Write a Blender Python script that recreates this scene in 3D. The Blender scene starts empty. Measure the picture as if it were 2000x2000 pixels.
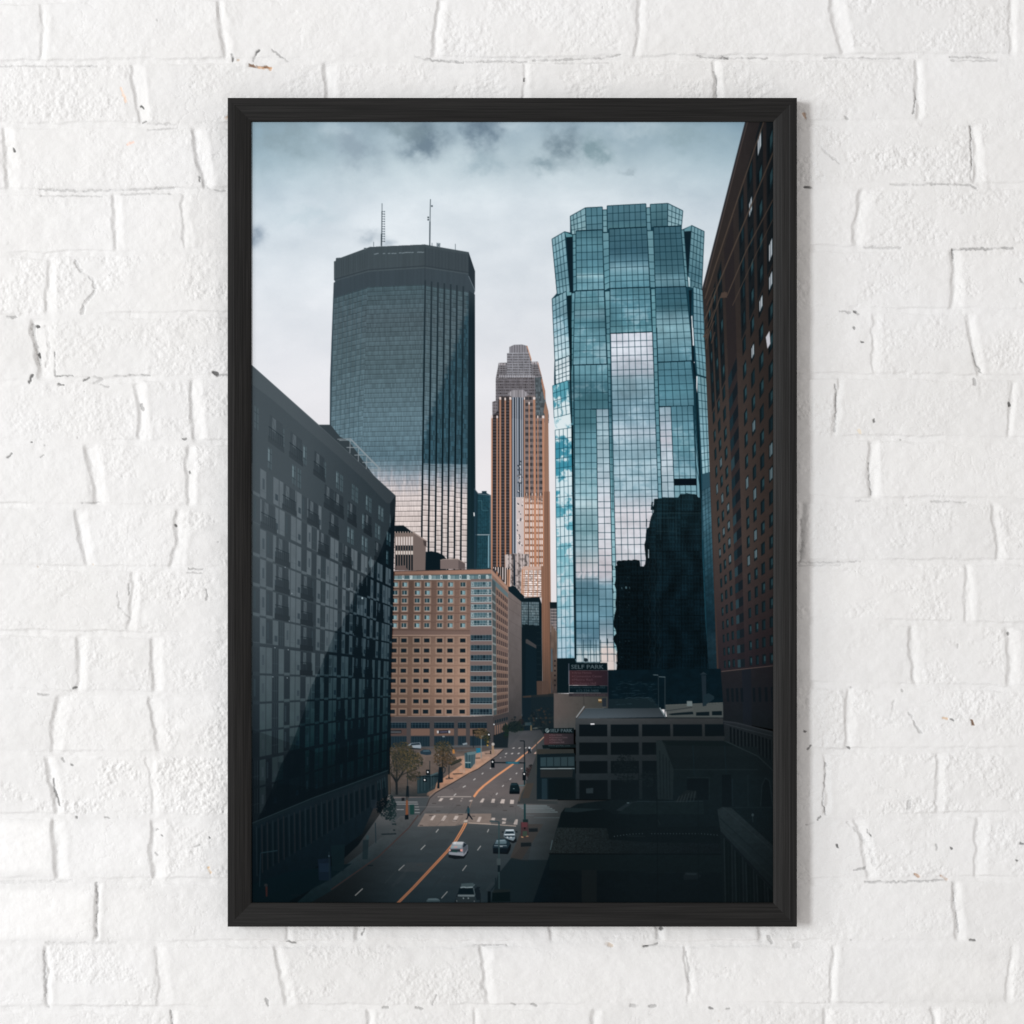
# White brick wall with a framed city print. Everything is drawn and modelled by this script.
import bpy, bmesh, math, random
import numpy as np

# ------------------------------------------------------------------ noise
def _h(ix, iy, seed=0):
    n = (ix.astype(np.int64) * 374761393 + iy.astype(np.int64) * 668265263 + seed * 982451653) & 0x7fffffff
    n = ((n ^ (n >> 13)) * 1274126177) & 0x7fffffff
    n = (n ^ (n >> 16)) & 0xffff
    return n / 65535.0
def vnoise(x, y, seed=0):
    ix = np.floor(x); iy = np.floor(y)
    fx = x - ix; fy = y - iy
    fx = fx * fx * (3 - 2 * fx); fy = fy * fy * (3 - 2 * fy)
    a = _h(ix, iy, seed); b = _h(ix + 1, iy, seed); c = _h(ix, iy + 1, seed); d = _h(ix + 1, iy + 1, seed)
    return (a * (1 - fx) + b * fx) * (1 - fy) + (c * (1 - fx) + d * fx) * fy
def fbm(x, y, seed=0, octv=4, gain=.5):
    s = 0.0; a = 1.0; t = 0.0
    for i in range(octv):
        s = s + a * vnoise(x, y, seed + i * 17); t += a
        x = x * 2.03 + 11.3; y = y * 2.03 + 5.7; a *= gain
    return s / t
def sstep(a, b, x):
    t = np.clip((x - a) / (b - a + 1e-9), 0, 1)
    return t * t * (3 - 2 * t)
# ------------------------------------------------------------------ the printed picture, drawn as flat shapes
# photograph pixels are the drawing unit; the sheet is a little larger than its opening in the frame
PX0, PY0, PW, PH = 487, 232, 1028, 1537
CV = np.zeros((PH, PW, 3), np.float32)
ZT = {1: (480, 220, 3.7154), 2: (1000, 220, 3.7154), 3: (480, 700, 3.864), 4: (900, 640, 4.83), 5: (1120, 640, 4.83),
      6: (1060, 940, 4.2), 7: (740, 960, 4.83), 8: (480, 1100, 6.0375), 9: (740, 1330, 4.2925), 10: (480, 1380, 4.83),
      11: (1040, 1280, 3.8646), 12: (740, 1380, 8.782), 13: (860, 1580, 8.782), 14: (930, 1380, 9.66), 15: (1080, 1270, 13.8),
      16: (1030, 1400, 13.8), 0: (0, 0, 1.0)}
def q(k, s):
    ox, oy, sc = ZT[k]
    if isinstance(s, str):
        s = [tuple(float(v) for v in t.split(',')) for t in s.split()]
    return [(ox + x / sc, oy + y / sc) for x, y in s]
def col(c): return np.array(c, np.float32)
def _mask(pts):
    P = np.array(pts, np.float64) - (PX0, PY0)
    x0 = max(0, int(math.floor(P[:, 0].min())) - 1); x1 = min(PW, int(math.ceil(P[:, 0].max())) + 2)
    y0 = max(0, int(math.floor(P[:, 1].min())) - 1); y1 = min(PH, int(math.ceil(P[:, 1].max())) + 2)
    if x1 <= x0 or y1 <= y0: return None
    n = 4
    ys = y0 + (np.arange((y1 - y0) * n) + .5) / n
    px = np.arange(x0, x1)
    acc = np.zeros((len(ys), len(px)), np.float32)
    for i in range(len(P)):
        ax, ay = P[i]; bx, by = P[(i + 1) % len(P)]
        if ay == by: continue
        s = 1 if by > ay else -1
        lo, hi = min(ay, by), max(ay, by)
        r = np.where((ys >= lo) & (ys < hi))[0]
        if not len(r): continue
        xc = ax + (ys[r] - ay) * (bx - ax) / (by - ay)
        acc[r] += s * np.clip(px[None, :] + 1 - xc[:, None], 0, 1)
    m = np.abs(acc).reshape(y1 - y0, n, -1).mean(1)
    return x0, y0, x1, y1, np.clip(m, 0, 1)
def _grid(x0, y0, x1, y1):
    return np.meshgrid(np.arange(x0, x1) + PX0 + .5, np.arange(y0, y1) + PY0 + .5)
def blend(x0, y0, x1, y1, m, c, a=1.0):
    if callable(c):
        X, Y = _grid(x0, y0, x1, y1); c = c(X, Y)
    else: c = col(c)
    m = (m * a)[..., None]
    CV[y0:y1, x0:x1] = CV[y0:y1, x0:x1] * (1 - m) + c * m
def poly(pts, c, a=1.0):
    r = _mask(pts)
    if r: blend(*r, c, a)
def pz(k, s, c, a=1.0): poly(q(k, s), c, a)
def line(p, r, w, c, a=1.0):
    (ax, ay), (bx, by) = p, r
    d = math.hypot(bx - ax, by - ay)
    if d < 1e-6: return
    if w < .8: a *= w / .8; w = .8
    nx, ny = -(by - ay) / d * w / 2, (bx - ax) / d * w / 2
    poly([(ax + nx, ay + ny), (bx + nx, by + ny), (bx - nx, by - ny), (ax - nx, ay - ny)], c, a)
def lz(k, s, w, c, a=1.0):
    p = q(k, s)
    for i in range(len(p) - 1): line(p[i], p[i + 1], w, c, a)
def soft(cx, cy, rx, ry, c, a=1.0, pw=2.0):
    x0 = max(0, int(cx - 2.6 * rx - PX0)); x1 = min(PW, int(cx + 2.6 * rx - PX0) + 1)
    y0 = max(0, int(cy - 2.6 * ry - PY0)); y1 = min(PH, int(cy + 2.6 * ry - PY0) + 1)
    if x1 <= x0 or y1 <= y0: return
    X, Y = _grid(x0, y0, x1, y1)
    m = np.exp(-(((X - cx) / rx) ** 2 + ((Y - cy) / ry) ** 2) ** (pw / 2))
    blend(x0, y0, x1, y1, m.astype(np.float32), c, a)
def disc(cx, cy, rx, ry, c, a=1.0):
    poly([(cx + rx * math.cos(t * math.pi / 8), cy + ry * math.sin(t * math.pi / 8)) for t in range(16)], c, a)
class Hm:
    """perspective patch: p(u,v) -> sheet position; corners given TL TR BR BL"""
    def __init__(s, Q):
        (x0, y0), (x1, y1), (x2, y2), (x3, y3) = Q
        s.Q = Q
        dx1, dx2, dx3 = x1 - x2, x3 - x2, x0 - x1 + x2 - x3
        dy1, dy2, dy3 = y1 - y2, y3 - y2, y0 - y1 + y2 - y3
        D = dx1 * dy2 - dx2 * dy1
        g = (dx3 * dy2 - dx2 * dy3) / D; h = (dx1 * dy3 - dx3 * dy1) / D
        s.M = np.array([[x1 - x0 + g * x1, x3 - x0 + h * x3, x0], [y1 - y0 + g * y1, y3 - y0 + h * y3, y0], [g, h, 1]])
        s.I = np.linalg.inv(s.M)
    def p(s, u, v):
        a, b, c = s.M @ np.array([u, v, 1.0]); return (a / c, b / c)
    def inv(s, X, Y):
        a = s.I[0, 0] * X + s.I[0, 1] * Y + s.I[0, 2]; b = s.I[1, 0] * X + s.I[1, 1] * Y + s.I[1, 2]
        c = s.I[2, 0] * X + s.I[2, 1] * Y + s.I[2, 2]
        return a / c, b / c
    def quad(s, u0, v0, u1, v1, c, a=1.0):
        poly([s.p(u0, v0), s.p(u1, v0), s.p(u1, v1), s.p(u0, v1)], c, a)
    def line(s, u0, v0, u1, v1, w, c, a=1.0): line(s.p(u0, v0), s.p(u1, v1), w, c, a)
    def fill(s, fn, a=1.0):
        poly(s.Q, lambda X, Y: fn(*s.inv(X, Y), X, Y), a)
def ramp(Y, st):
    """piecewise colour ramp along Y"""
    ks = [t[0] for t in st]
    return np.stack([np.interp(Y, ks, [t[1][i] for t in st]) for i in range(3)], -1)
def mul(c, k): return c * k[..., None]

# ---- text as flat shapes (built from the default font's outlines)
def text(s, x, y, h, c, a=1.0, w=None, bold=0.0):
    cu = bpy.data.curves.new('lettering', 'FONT'); cu.body = s; cu.resolution_u = 2; cu.offset = bold
    o = bpy.data.objects.new('lettering', cu); bpy.context.scene.collection.objects.link(o)
    me = bpy.data.meshes.new_from_object(o.evaluated_get(bpy.context.evaluated_depsgraph_get()))
    V = np.array([v.co[:2] for v in me.vertices])
    if len(V):
        mn = V.min(0); mx = V.max(0)
        sy = h / .70; sx = sy if w is None else w / (mx[0] - mn[0])
        for f in me.polygons:
            pts = [(x + (V[i][0] - mn[0]) * sx, y - V[i][1] * sy) for i in f.vertices]
            poly(pts, c, a)
    bpy.data.objects.remove(o); bpy.data.curves.remove(cu); bpy.data.meshes.remove(me)

# ================= sky =================
def sky(X, Y):
    b = ramp(Y, [(232, (160, 182, 195)), (310, (187, 205, 214)), (400, (212, 223, 231)), (560, (220, 227, 234)), (720, (225, 228, 234)), (900, (230, 229, 233)), (1300, (228, 225, 228))])
    e = np.clip(np.abs(X - 960) / 520, 0, 1)
    b = b - mul(col((26, 20, 16)), sstep(.3, 1, e) * sstep(620, 250, Y))
    n = fbm(X / 150, Y / 95, 3, 6, .55) - .5
    n2 = fbm(X / 60 + n * 2, Y / 40, 9, 5, .6) - .5
    k = n * 34 * sstep(900, 300, Y) + n * 9 + n2 * 10 * sstep(800, 300, Y)
    return b + k[..., None] * col((1.05, .95, .85))
poly([(480, 225), (1520, 225), (1520, 1400), (480, 1400)], sky)
def cloud(cx, cy, rx, ry, c, a, seed, warp=24):
    x0 = max(0, int(cx - 2.2 * rx - PX0)); x1 = min(PW, int(cx + 2.2 * rx - PX0)); y0 = max(0, int(cy - 2.2 * ry - PY0)); y1 = min(PH, int(cy + 2.2 * ry - PY0))
    if x1 <= x0 or y1 <= y0: return
    X, Y = _grid(x0, y0, x1, y1)
    wx = (fbm(X / 34, Y / 30, seed, 4, .6) - .5) * warp * 2.4; wy = (fbm(X / 34, Y / 30, seed + 50, 4, .6) - .5) * warp * 2.4
    d = ((X + wx - cx) / rx) ** 2 + ((Y + wy - cy) / ry) ** 2
    m = np.exp(-d * 1.3) * (.45 + 1.1 * fbm(X / 22, Y / 18, seed + 9, 5, .62))
    blend(x0, y0, x1, y1, np.clip(m, 0, 1).astype(np.float32), c, a * .86)
cloud(560, 262, 90, 62, (137, 158, 168), .9, 1)
cloud(690, 292, 46, 66, (136, 154, 168), .75, 2)
cloud(832, 268, 46, 44, (100, 120, 136), 1.0, 3)
cloud(790, 250, 60, 24, (120, 140, 150), .7, 31)
cloud(948, 252, 40, 42, (98, 118, 135), 1.0, 4)
cloud(945, 320, 34, 26, (150, 172, 184), .8, 5)
cloud(1096, 284, 36, 40, (108, 128, 141), 1.0, 6, 20)
cloud(1062, 322, 42, 16, (124, 146, 158), .8, 7, 18)
cloud(1165, 300, 26, 30, (116, 142, 152), .85, 8, 20)
cloud(1226, 332, 16, 8, (150, 168, 178), .6, 12)
cloud(500, 462, 17, 18, (140, 156, 172), 1.0, 10, 10)
cloud(722, 462, 26, 15, (164, 178, 190), .9, 11, 14)
cloud(760, 474, 18, 9, (160, 175, 188), .7, 14, 10)
cloud(1330, 262, 110, 34, (138, 162, 172), .7, 13)
cloud(600, 420, 60, 20, (182, 202, 212), .5, 17)
for cx, cy, rx, ry in ((720, 350, 90, 30), (860, 330, 60, 20), (1130, 345, 80, 16), (1240, 250, 70, 18), (1000, 240, 40, 16), (650, 250, 30, 20), (905, 300, 18, 16)):
    cloud(cx, cy, rx, ry, (205, 220, 228), .45, int(cx), 20)

# ================= tower with the dark crown (left of centre) =================
DK = (58, 69, 76)
pz(1, '655,1055 690,1053 900,975 1300,957 1335,967 1560,1012 1617,1012 1663,1150 1663,1295 1655,1330 1663,1932 1668,3320 600,3320 612,1932 638,1235 650,1225 641,1215 641,1080 653,1076', lambda X, Y: mul(ramp(Y, [(480, (60, 71, 78)), (560, (58, 70, 78)), (800, (48, 66, 76)), (1100, (60, 70, 76))]), 0.97 + .06 * vnoise(X / 2.5, Y / 60, 2)))
# crown
pz(1, '655,1055 690,1053 900,975 1300,957 1617,1012 1617,1165 1300,1130 900,1150 648,1210 641,1215 641,1080 653,1076', lambda X, Y: mul(col((64, 75, 81)) + 0 * X[..., None], .97 + .08 * vnoise(X / 2.2, Y / 90, 5)))
pz(1, '1300,975 1617,1030 1617,1165 1300,1122', (56, 66, 73), .5)
for i in range(14):
    lz(1, f'{1305+i*24},{985+i*4} {1305+i*24},{1125+i*3}', 1, (48, 58, 65), .5)
    lz(1, f'{660+i*17},{1075-i*5} {660+i*17},{1190-i*5}', 1, (50, 60, 66), .5)
lz(1, '645,1208 690,1196 890,1140 1300,1112 1617,1160', 1.6, (50, 60, 67))
lz(1, '645,1222 690,1208 890,1152 1300,1124 1617,1172 1663,1290', 1.2, (78, 90, 96), .8)
lz(1, '1300,975 1300,1250', 1.3, (48, 58, 64), .7)
for x, y in ((940, 1026), (955, 1022), (1003, 1022), (1040, 1021), (1066, 1021), (1085, 1021), (1120, 1017), (1140, 1018), (1157, 1015), (1172, 1014), (1190, 1014), (1210, 1014), (1252, 1012), (1268, 1012), (1285, 1013)):
    lz(1, f'{x-9},{y+2} {x+9},{y-1}', 1.7, (128, 142, 150), .8)
pz(1, '1617,1012 1663,1150 1663,1295 1617,1185', (40, 50, 57))
lz(1, '1617,1185 1663,1290', 1.2, (150, 165, 175), .6)
# roof masts
for s, w in (('989,658 989,735', 1.0), ('988,715 986,968', 1.6), ('985,880 984,968', 2.4)): lz(1, s, w, (52, 64, 72))
for i in range(13): lz(1, f'988,{718+i*18} 1009,{718+i*18}', 1.1, (60, 72, 80), .9); lz(1, f'1008,{713+i*18} 1008,{724+i*18}', 1.0, (60, 72, 80), .9)
lz(1, '1340,628 1337,800', 1.3, (50, 62, 70)); lz(1, '1337,790 1335,968', 2.2, (50, 62, 70))
for x, y in ((1351, 678), (1324, 760), (1324, 777)): disc(*q(1, [(x, y)])[0], 1.7, 1.7, (50, 62, 70))
pz(1, '1345,678 1356,671 1356,685', (50, 62, 70))
for s in ('1521,952 1521,998', '928,938 928,972', '1352,945 1352,966', '1385,945 1410,975', '1388,972 1412,948'): lz(1, s, 1, (62, 74, 82), .9)
disc(*q(1, [(1398, 960)])[0], 4, 4, (80, 94, 104), .6); pz(1, '856,982 874,980 872,995 860,996', (88, 100, 106))
# shaft facets
def idscol(X, Y): return ramp(Y, [(550, (72, 92, 100)), (620, (80, 97, 105)), (700, (83, 103, 111)), (780, (90, 113, 123)), (850, (97, 123, 135)), (895, (92, 119, 132)), (915, (118, 138, 150)), (932, (156, 164, 174)), (950, (200, 196, 200)), (966, (224, 214, 213)), (1010, (228, 214, 210)), (1060, (224, 212, 208)), (1110, (216, 206, 206))])
def shaft(H, nfl, nm, seed, dark=None, lw=.5):
    def fn(u, v, X, Y):
        jag = (vnoise(X / 5, X * 0 + seed, 3) - .5) * 16 + (vnoise(X / 1.9, Y / 6, 4) - .5) * 12
        c = idscol(X, Y + jag * sstep(860, 960, Y) * sstep(1010, 950, Y))
        r = v * nfl; fr = r - np.floor(r)
        cell = _h(np.floor(u * nm), np.floor(r), seed); row = _h(np.floor(r), r * 0, seed + 3)
        br = sstep(930, 960, Y)
        k = 1 + (cell - .5) * (.15 - .06 * br) + (row - .5) * .08
        k = k * (1 - (.22 + .22 * br) * np.exp(-((fr - .1) / .09) ** 2)) * (1 + .10 * np.exp(-((fr - .3) / .1) ** 2))
        fm = u * nm; fm = np.abs(fm - np.round(fm))
        k = k * (1 - (.10 + .12 * br) * np.exp(-(fm / .22) ** 2))
        c = mul(c, k)
        if dark is not None:
            d = dark(X, Y)[..., None]; c = c * (1 - d) + mul(col((32, 60, 72)) + 0 * X[..., None], .8 + .5 * cell) * d
        return c
    H.fill(fn)
shaft(Hm([(717.3, 560.5), (829.6, 556), (821, 1130), (699, 1130)]), 60, 46, 1)
nl = 7
for i in range(nl):
    a, b = i / nl, (i + 1) / nl
    x0, x1 = 652 + 65.3 * a, 652 + 65.3 * b; X0_, X1_ = 640 + 59 * a, 640 + 59 * b
    y0 = 581.5 - 20 * (i + .5) / nl
    shaft(Hm([(x0, y0 + 1.2), (x1, y0 - .8), (X1_, 1130), (X0_, 1131)]), 58, 3, 20 + i)
    line((x0, y0), (X0_, 1130), 1.0, (55, 78, 88), .7)
def dk(X, Y): return sstep(-7, 7, (X + (vnoise(Y / 4, X * 0, 6) - .5) * 7) - np.interp(Y, [600, 740, 850, 905, 930], [915, 867, 827, 815, 2000])) * sstep(935, 900, Y) * .72
bars = [(829.6, 821.5), (842, 835), (854.5, 848.5), (867, 861), (879.5, 873), (891.5, 886), (904, 898.5), (915.5, 911.5)]
for i in range(7):
    t0, b0 = bars[i]; t1, b1 = bars[i + 1]
    y = 557.5 + i * 1.9
    shaft(Hm([(t0 + 2.6, y), (t1 - .3, y + 1.8), (b1 - .3, 1130), (b0 + 2.6, 1130)]), 60, 4, 40 + i, dk)
    line((t0 + .9, y - 10), (b0 + .9, 1130), 3.2, lambda X, Y: ramp(Y, [(560, (42, 54, 61)), (700, (22, 38, 46)), (900, (8, 24, 31)), (1130, (10, 22, 30))]))
pz(1, '1619,1290 1663,1320 1667,3310 1604,3310', lambda X, Y: ramp(Y, [(570, (46, 58, 65)), (620, (22, 36, 44)), (900, (16, 34, 41)), (1110, (22, 42, 50))]))
lz(1, '1636,1400 1628,3310', 1, (30, 50, 58), .6)
lz(1, '840,1305 1010,1308', .8, (58, 74, 82), .6); lz(1, '1008,1270 1008,1312', 1, (52, 66, 74), .8)

# ================= slim dark tower behind =================
pz(4, '125,1518 160,1562 200,1560 198,1542 243,1540 243,1560 285,1582 285,2300 125,2300', (30, 52, 64))
pz(4, '160,1565 280,1575 278,2300 150,2300', lambda X, Y: mul(col((32, 66, 78)) + 0 * X[..., None], .72 + .32 * (np.abs((X / 2.6) % 1 - .5) * 2 > .35) * (np.abs((Y / 2.9) % 1 - .5) * 2 > .35) + .2 * _h(np.floor(X / 2.6), np.floor(Y / 2.9), 4)))
lz(4, '160,1567 282,1580', 1.4, (96, 112, 122)); lz(4, '128,1520 160,1560', 1.4, (80, 90, 96))
lz(4, '160,1632 198,1632 200,1722 262,1725', 1.3, (70, 112, 124), .7)
lz(7, '915,408 1045,408', 1.6, (170, 180, 186)); lz(7, '1035,415 1033,720', 1.6, (150, 190, 205)); lz(7, '1052,30 1048,720', 1.0, (180, 190, 200), .6)
lz(7, '928,20 918,720', 2.2, (20, 40, 48), .8)
pz(7, '892,200 902,196 904,230 895,235', (235, 238, 240))

# ================= stepped stone tower, centre =================
OR = (196, 126, 90)
def stepface(k, pts, base, cw, rh, seed, w0=.5, wc=(66, 62, 64), ang=0.0):
    def fn(X, Y):
        u = X / cw; v = Y / rh
        win = (np.abs((u % 1) - .5) < w0 / 2) & (np.abs((v % 1) - .5) < .27)
        c = mul(col(base) + 0 * X[..., None], .9 + .2 * _h(np.floor(u), np.floor(v), seed))
        return np.where(win[..., None], mul(col(wc) + 0 * X[..., None], .7 + .6 * _h(np.floor(u), np.floor(v), seed + 1)), c)
    poly(q(k, pts), fn)
pz(4, '790,700 825,790 842,2400 780,2400', lambda X, Y: mul(ramp(Y, [(780, (150, 104, 80)), (1000, (132, 88, 66)), (1150, (140, 92, 66))]), .9 + .2 * vnoise(X / 1.6, Y / 200, 3)))
stepface(4, '358,332 727,320 765,465 330,480', (118, 118, 124), 2.6, 4.4, 1)
stepface(4, '435,240 645,235 668,320 668,480 435,480', (140, 142, 150), 2.2, 5, 2)
pz(4, '458,182 500,162 575,158 628,172 642,235 458,238', lambda X, Y: mul(col((150, 150, 158)) + 0 * X[..., None], .62 + .5 * (np.abs((X / 2.5) % 1 - .5) < .22)))
pz(4, '618,172 628,172 668,300 664,320 640,238', (205, 130, 92)); pz(4, '728,322 765,465 760,465 722,330', (190, 120, 90), .8)
stepface(4, '330,480 762,465 797,600 800,690 830,830 830,900 298,830 298,700 330,690', (110, 108, 114), 2.4, 5.8, 3)
pz(4, '700,470 765,465 800,690 826,790 830,850 708,840', lambda X, Y: mul(col((86, 96, 102)) + 0 * X[..., None], .75 + .4 * _h(np.floor(X / 2.5), np.floor(Y / 4.5), 8)))
pz(4, '765,465 795,600 797,680 790,680 758,500', (186, 116, 84)); pz(4, '797,690 825,790 832,2400 800,2400 792,820 780,800', (160, 108, 82))
for x in range(366, 430, 16): lz(4, f'{x},335 {x},355', 1.5, (205, 200, 205))
for x in range(672, 728, 16): lz(4, f'{x},322 {x},345', 1.5, (205, 200, 205))
for x in range(368, 705, 17): lz(4, f'{x},445 {x},470', 1.4, (190, 190, 198), .9)
for x in range(300, 330, 14): lz(4, f'{x},700 {x},800', 1.2, (150, 145, 150), .7)
# main shaft
def oshaft(X, Y):
    return mul(col((58, 56, 60)) + 0 * X[..., None], .75 + .5 * (np.abs((Y / 5.9) % 1 - .5) > .24) * (.6 + .6 * _h(np.floor(X / 2.1), np.floor(Y / 5.9), 3)))
pz(4, '290,835 350,835 352,700 365,650 480,650 484,2400 288,2400', (58, 54, 56))
pz(4, '292,840 480,660 484,2400 290,2400', oshaft)
def owin(X, Y):
    r = Y / 11.7; b = sstep(968, 985, Y + (vnoise(X / 3, Y / 3, 2) - .5) * 16)
    cell = _h(np.floor(X / 2.3), np.floor(r), 4)
    win = (np.abs((r % 1) - .5) < .24)[..., None]
    gap = (np.abs((X / 3.5) % 1 - .5) < .36)[..., None]
    base = mul(col((122, 112, 112)) + 0 * X[..., None], .9 + .15 * cell)
    w = np.where(gap, mul(col((62, 62, 66)) + 0 * X[..., None], .8 + .5 * cell), base)
    c = np.where(win, w, base)
    hi = mul(col((228, 208, 200)) + 0 * X[..., None], .9 + .15 * cell)
    lo = mul(col((150, 104, 84)) + 0 * X[..., None], .8 + .3 * cell)
    c2 = np.where(((np.abs((r % 1) - .5) < .33)[..., None]) & gap, hi, lo)
    return c * (1 - b[..., None]) + c2 * b[..., None]
pz(4, '595,640 700,640 702,830 785,830 800,2400 600,2400', owin)
for xt, y0, xb, w in ((294, 830, 292, 2.6), (343, 830, 342, 2.6), (372, 655, 372, 3.2), (419, 660, 421, 2.6), (468, 655, 470, 4.0), (594, 655, 600, 4.2), (645, 700, 650, 2.2), (692, 655, 702, 4.2), (726, 830, 732, 2.2), (777, 830, 786, 4.4), (622, 1560, 626, 1.3), (674, 1560, 678, 1.3), (708, 1560, 714, 1.3), (754, 1560, 760, 1.3)):
    (a, b), (c_, d) = q(4, [(xt, y0), (xb, 2400)])
    line((a, b), (c_, d), w, lambda X, Y: ramp(Y, [(780, (190, 122, 88)), (900, (204, 126, 86)), (1000, (214, 130, 86)), (1140, (198, 114, 70))]))
    line((a, b), (a, b + 5), w, (226, 214, 212))
for i, x in enumerate(np.linspace(484, 590, 13)):
    y = 690 - 105 * math.sin((x - 430) / 230 * math.pi) if x < 640 else 650
    c = [(24, 34, 46), (176, 186, 200), (60, 70, 82), (34, 44, 56), (196, 200, 208)][i % 5]
    p = q(4, [(x, 590), (x + 2, 1600)])
    line(p[0], p[1], 1.9, c)
    p = q(4, [(x + 2, 1600), (x + 3, 2400)])
    line(p[0], p[1], 1.9, (200, 186, 184) if x > 525 else c)
pz(4, '440,625 485,588 590,585 640,630 596,660 484,655', lambda X, Y: mul(col((150, 148, 154)) + 0 * X[..., None], .6 + .6 * (np.abs((X / 2.3) % 1 - .5) < .25)))
for i in range(70):
    x = 530 + _h(np.array([i]), np.array([1]), 1)[0] * 55; y = 1250 + _h(np.array([i]), np.array([2]), 1)[0] * 1100
    lz(4, f'{x},{y} {x+4},{y+14}', 1.6, (30, 36, 44) if i % 3 else (240, 232, 230), .85)
# lower stepped corner
pz(7, '1070,712 1240,712 1240,900 1215,900 1120,760', lambda X, Y: mul(col((190, 178, 176)) + 0 * X[..., None], .2 + .9 * (np.abs((X / 4.6) % 1 - .5) < .2)))
pz(7, '1190,600 1260,585 1420,590 1420,700 1350,710 1350,960 1240,900 1240,720 1195,720', lambda X, Y: mul(col((206, 192, 190)) + 0 * X[..., None], .5 + .55 * (np.abs((X / 2.6) % 1 - .5) < .28) - .25 * (vnoise(X / 3, Y / 4, 5) > .62)))
pz(7, '1190,598 1215,590 1215,720 1192,720', (190, 176, 172)); pz(7, '1268,590 1282,590 1290,900 1268,880', (26, 36, 46))
pz(7, '1350,712 1550,705 1550,735 1350,745', (206, 160, 140))
def low(X, Y):
    c = owin(X, Y + 900); return c * .95
pz(7, '1360,745 1550,740 1530,1010 1380,1000 1340,960', lambda X, Y: mul(np.where((np.abs((Y / 4.4) % 1 - .5) < .3)[..., None], col((232, 218, 214)), col((150, 112, 96))), .75 + .4 * _h(np.floor(X / 2.4), np.floor(Y / 4.4), 5)))
for x in (1215, 1232, 1355, 1372, 1412, 1460, 1500, 1545): lz(7, f'{x},735 {x-6},990', 3.0 if x in (1232, 1355, 1545) else 1.8, (204, 130, 88))
pz(7, '1530,705 1555,700 1558,0 1612,0 1622,1045 1640,1932 1545,1932 1535,1050', lambda X, Y: mul(ramp(Y, [(960, (150, 98, 74)), (1160, (158, 100, 70)), (1250, (140, 88, 62)), (1340, (92, 66, 54)), (1380, (60, 50, 46))]), .86 + .2 * vnoise(X / 1.8, Y / 300, 3)))
lz(7, '1590,0 1600,1045 1618,1932', 1.4, (112, 72, 52), .8)
pz(7, '1612,1045 1680,1045 1680,1340 1640,1932 1625,1932', (60, 62, 66)); pz(7, '1612,1045 1680,1045 1680,1100 1614,1100', (18, 28, 34))
for i in range(9):
    for j in range(3):
        x = 1632 + j * 15; y = 1120 + i * 29
        if y < 1330: pz(7, f'{x},{y} {x+11},{y} {x+11},{y+17} {x},{y+17}', (22, 26, 32) if i < 4 or j < 1 else (90, 80, 80))
for j in range(5): lz(7, f'{1623+j*15},1105 {1623+j*15},1330', 1.2, (196, 182, 180), .8)
for i in range(9): lz(7, f'1620,{1112+i*29} 1680,{1112+i*29}', 1.2, (196, 182, 180), .7)
pz(7, '1625,1250 1680,1330 1682,1932 1640,1932 1618,1700', lambda X, Y: mul(ramp(Y, [(1230, (110, 86, 72)), (1300, (88, 74, 66)), (1370, (52, 48, 50))]), .85 + .3 * vnoise(X / 3, Y / 12, 2)))
lz(7, '1630,1480 1632,1700', 2.4, (70, 96, 112), .8)
for i in range(6): pz(7, f'1654,{1590+i*46} 1668,{1590+i*46} 1668,{1606+i*46} 1654,{1606+i*46}', (26, 24, 28))

# ================= glass tower =================
TD_LINE = (14, 44, 56)
def glassfill(H, ramp_st, nx, ny, seed, lw=1.05, cl=.10, jit=.07, alt=True, lc=TD_LINE, skipv=None):
    def fn(u, v, X, Y):
        c = ramp(Y, ramp_st)
        cell = _h(np.floor(u * nx), np.floor(v * ny), seed + 7); c2 = _h(np.floor(u * nx), np.floor(v * ny), seed + 9)
        xx = X + (cell - .5) * 7 + (u * nx % 1 - .5) * 5; yy = Y + (c2 - .5) * 7 + (v * ny % 1 - .5) * 4
        n = fbm(xx / 62, yy / 38, 7, 5, .55) - .5; n = n + .35 * (fbm(xx / 17, yy / 9, 8, 4, .6) - .5)
        hy = sstep(500, 640, Y); n = n * (.45 + .55 * hy)
        big = (sstep(.05, .24, n) * hy)[..., None] * min(cl * 3.2, .6)
        c = np.clip(mul(c, 1 + n * cl * 2.6 + (cell - .5) * jit), 0, 246)
        return c * (1 - big) + (c * .35 + col((214, 222, 230)) * .65) * big
    H.fill(fn)
    for i in range(nx + 1): H.line(i / nx, 0, i / nx, 1, lw if 0 < i < nx else lw * 1.3, lc, .88)
    for j in range(ny + 1):
        v = (j + (.16 if alt and j % 2 else 0)) / ny
        if v <= 1: H.line(0, v, 1, v, lw if 0 < j < ny else lw * 1.3, lc, .88)
def R(*a): return [(a[i], a[i + 1]) for i in range(0, len(a), 2)]
body = '290,917 383,863 422,870 422,752 533,690 656,684 656,705 688,705 690,676 972,661 974,690 1003,688 1003,665 1131,658 1240,712 1230,850 1303,818 1395,862 1375,1280 1390,1500 1410,1932'
pz(2, body + ' 1500,4060 430,4060 360,3800 305,1932 313,1600 290,1350 325,1310', (24, 60, 74))
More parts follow.
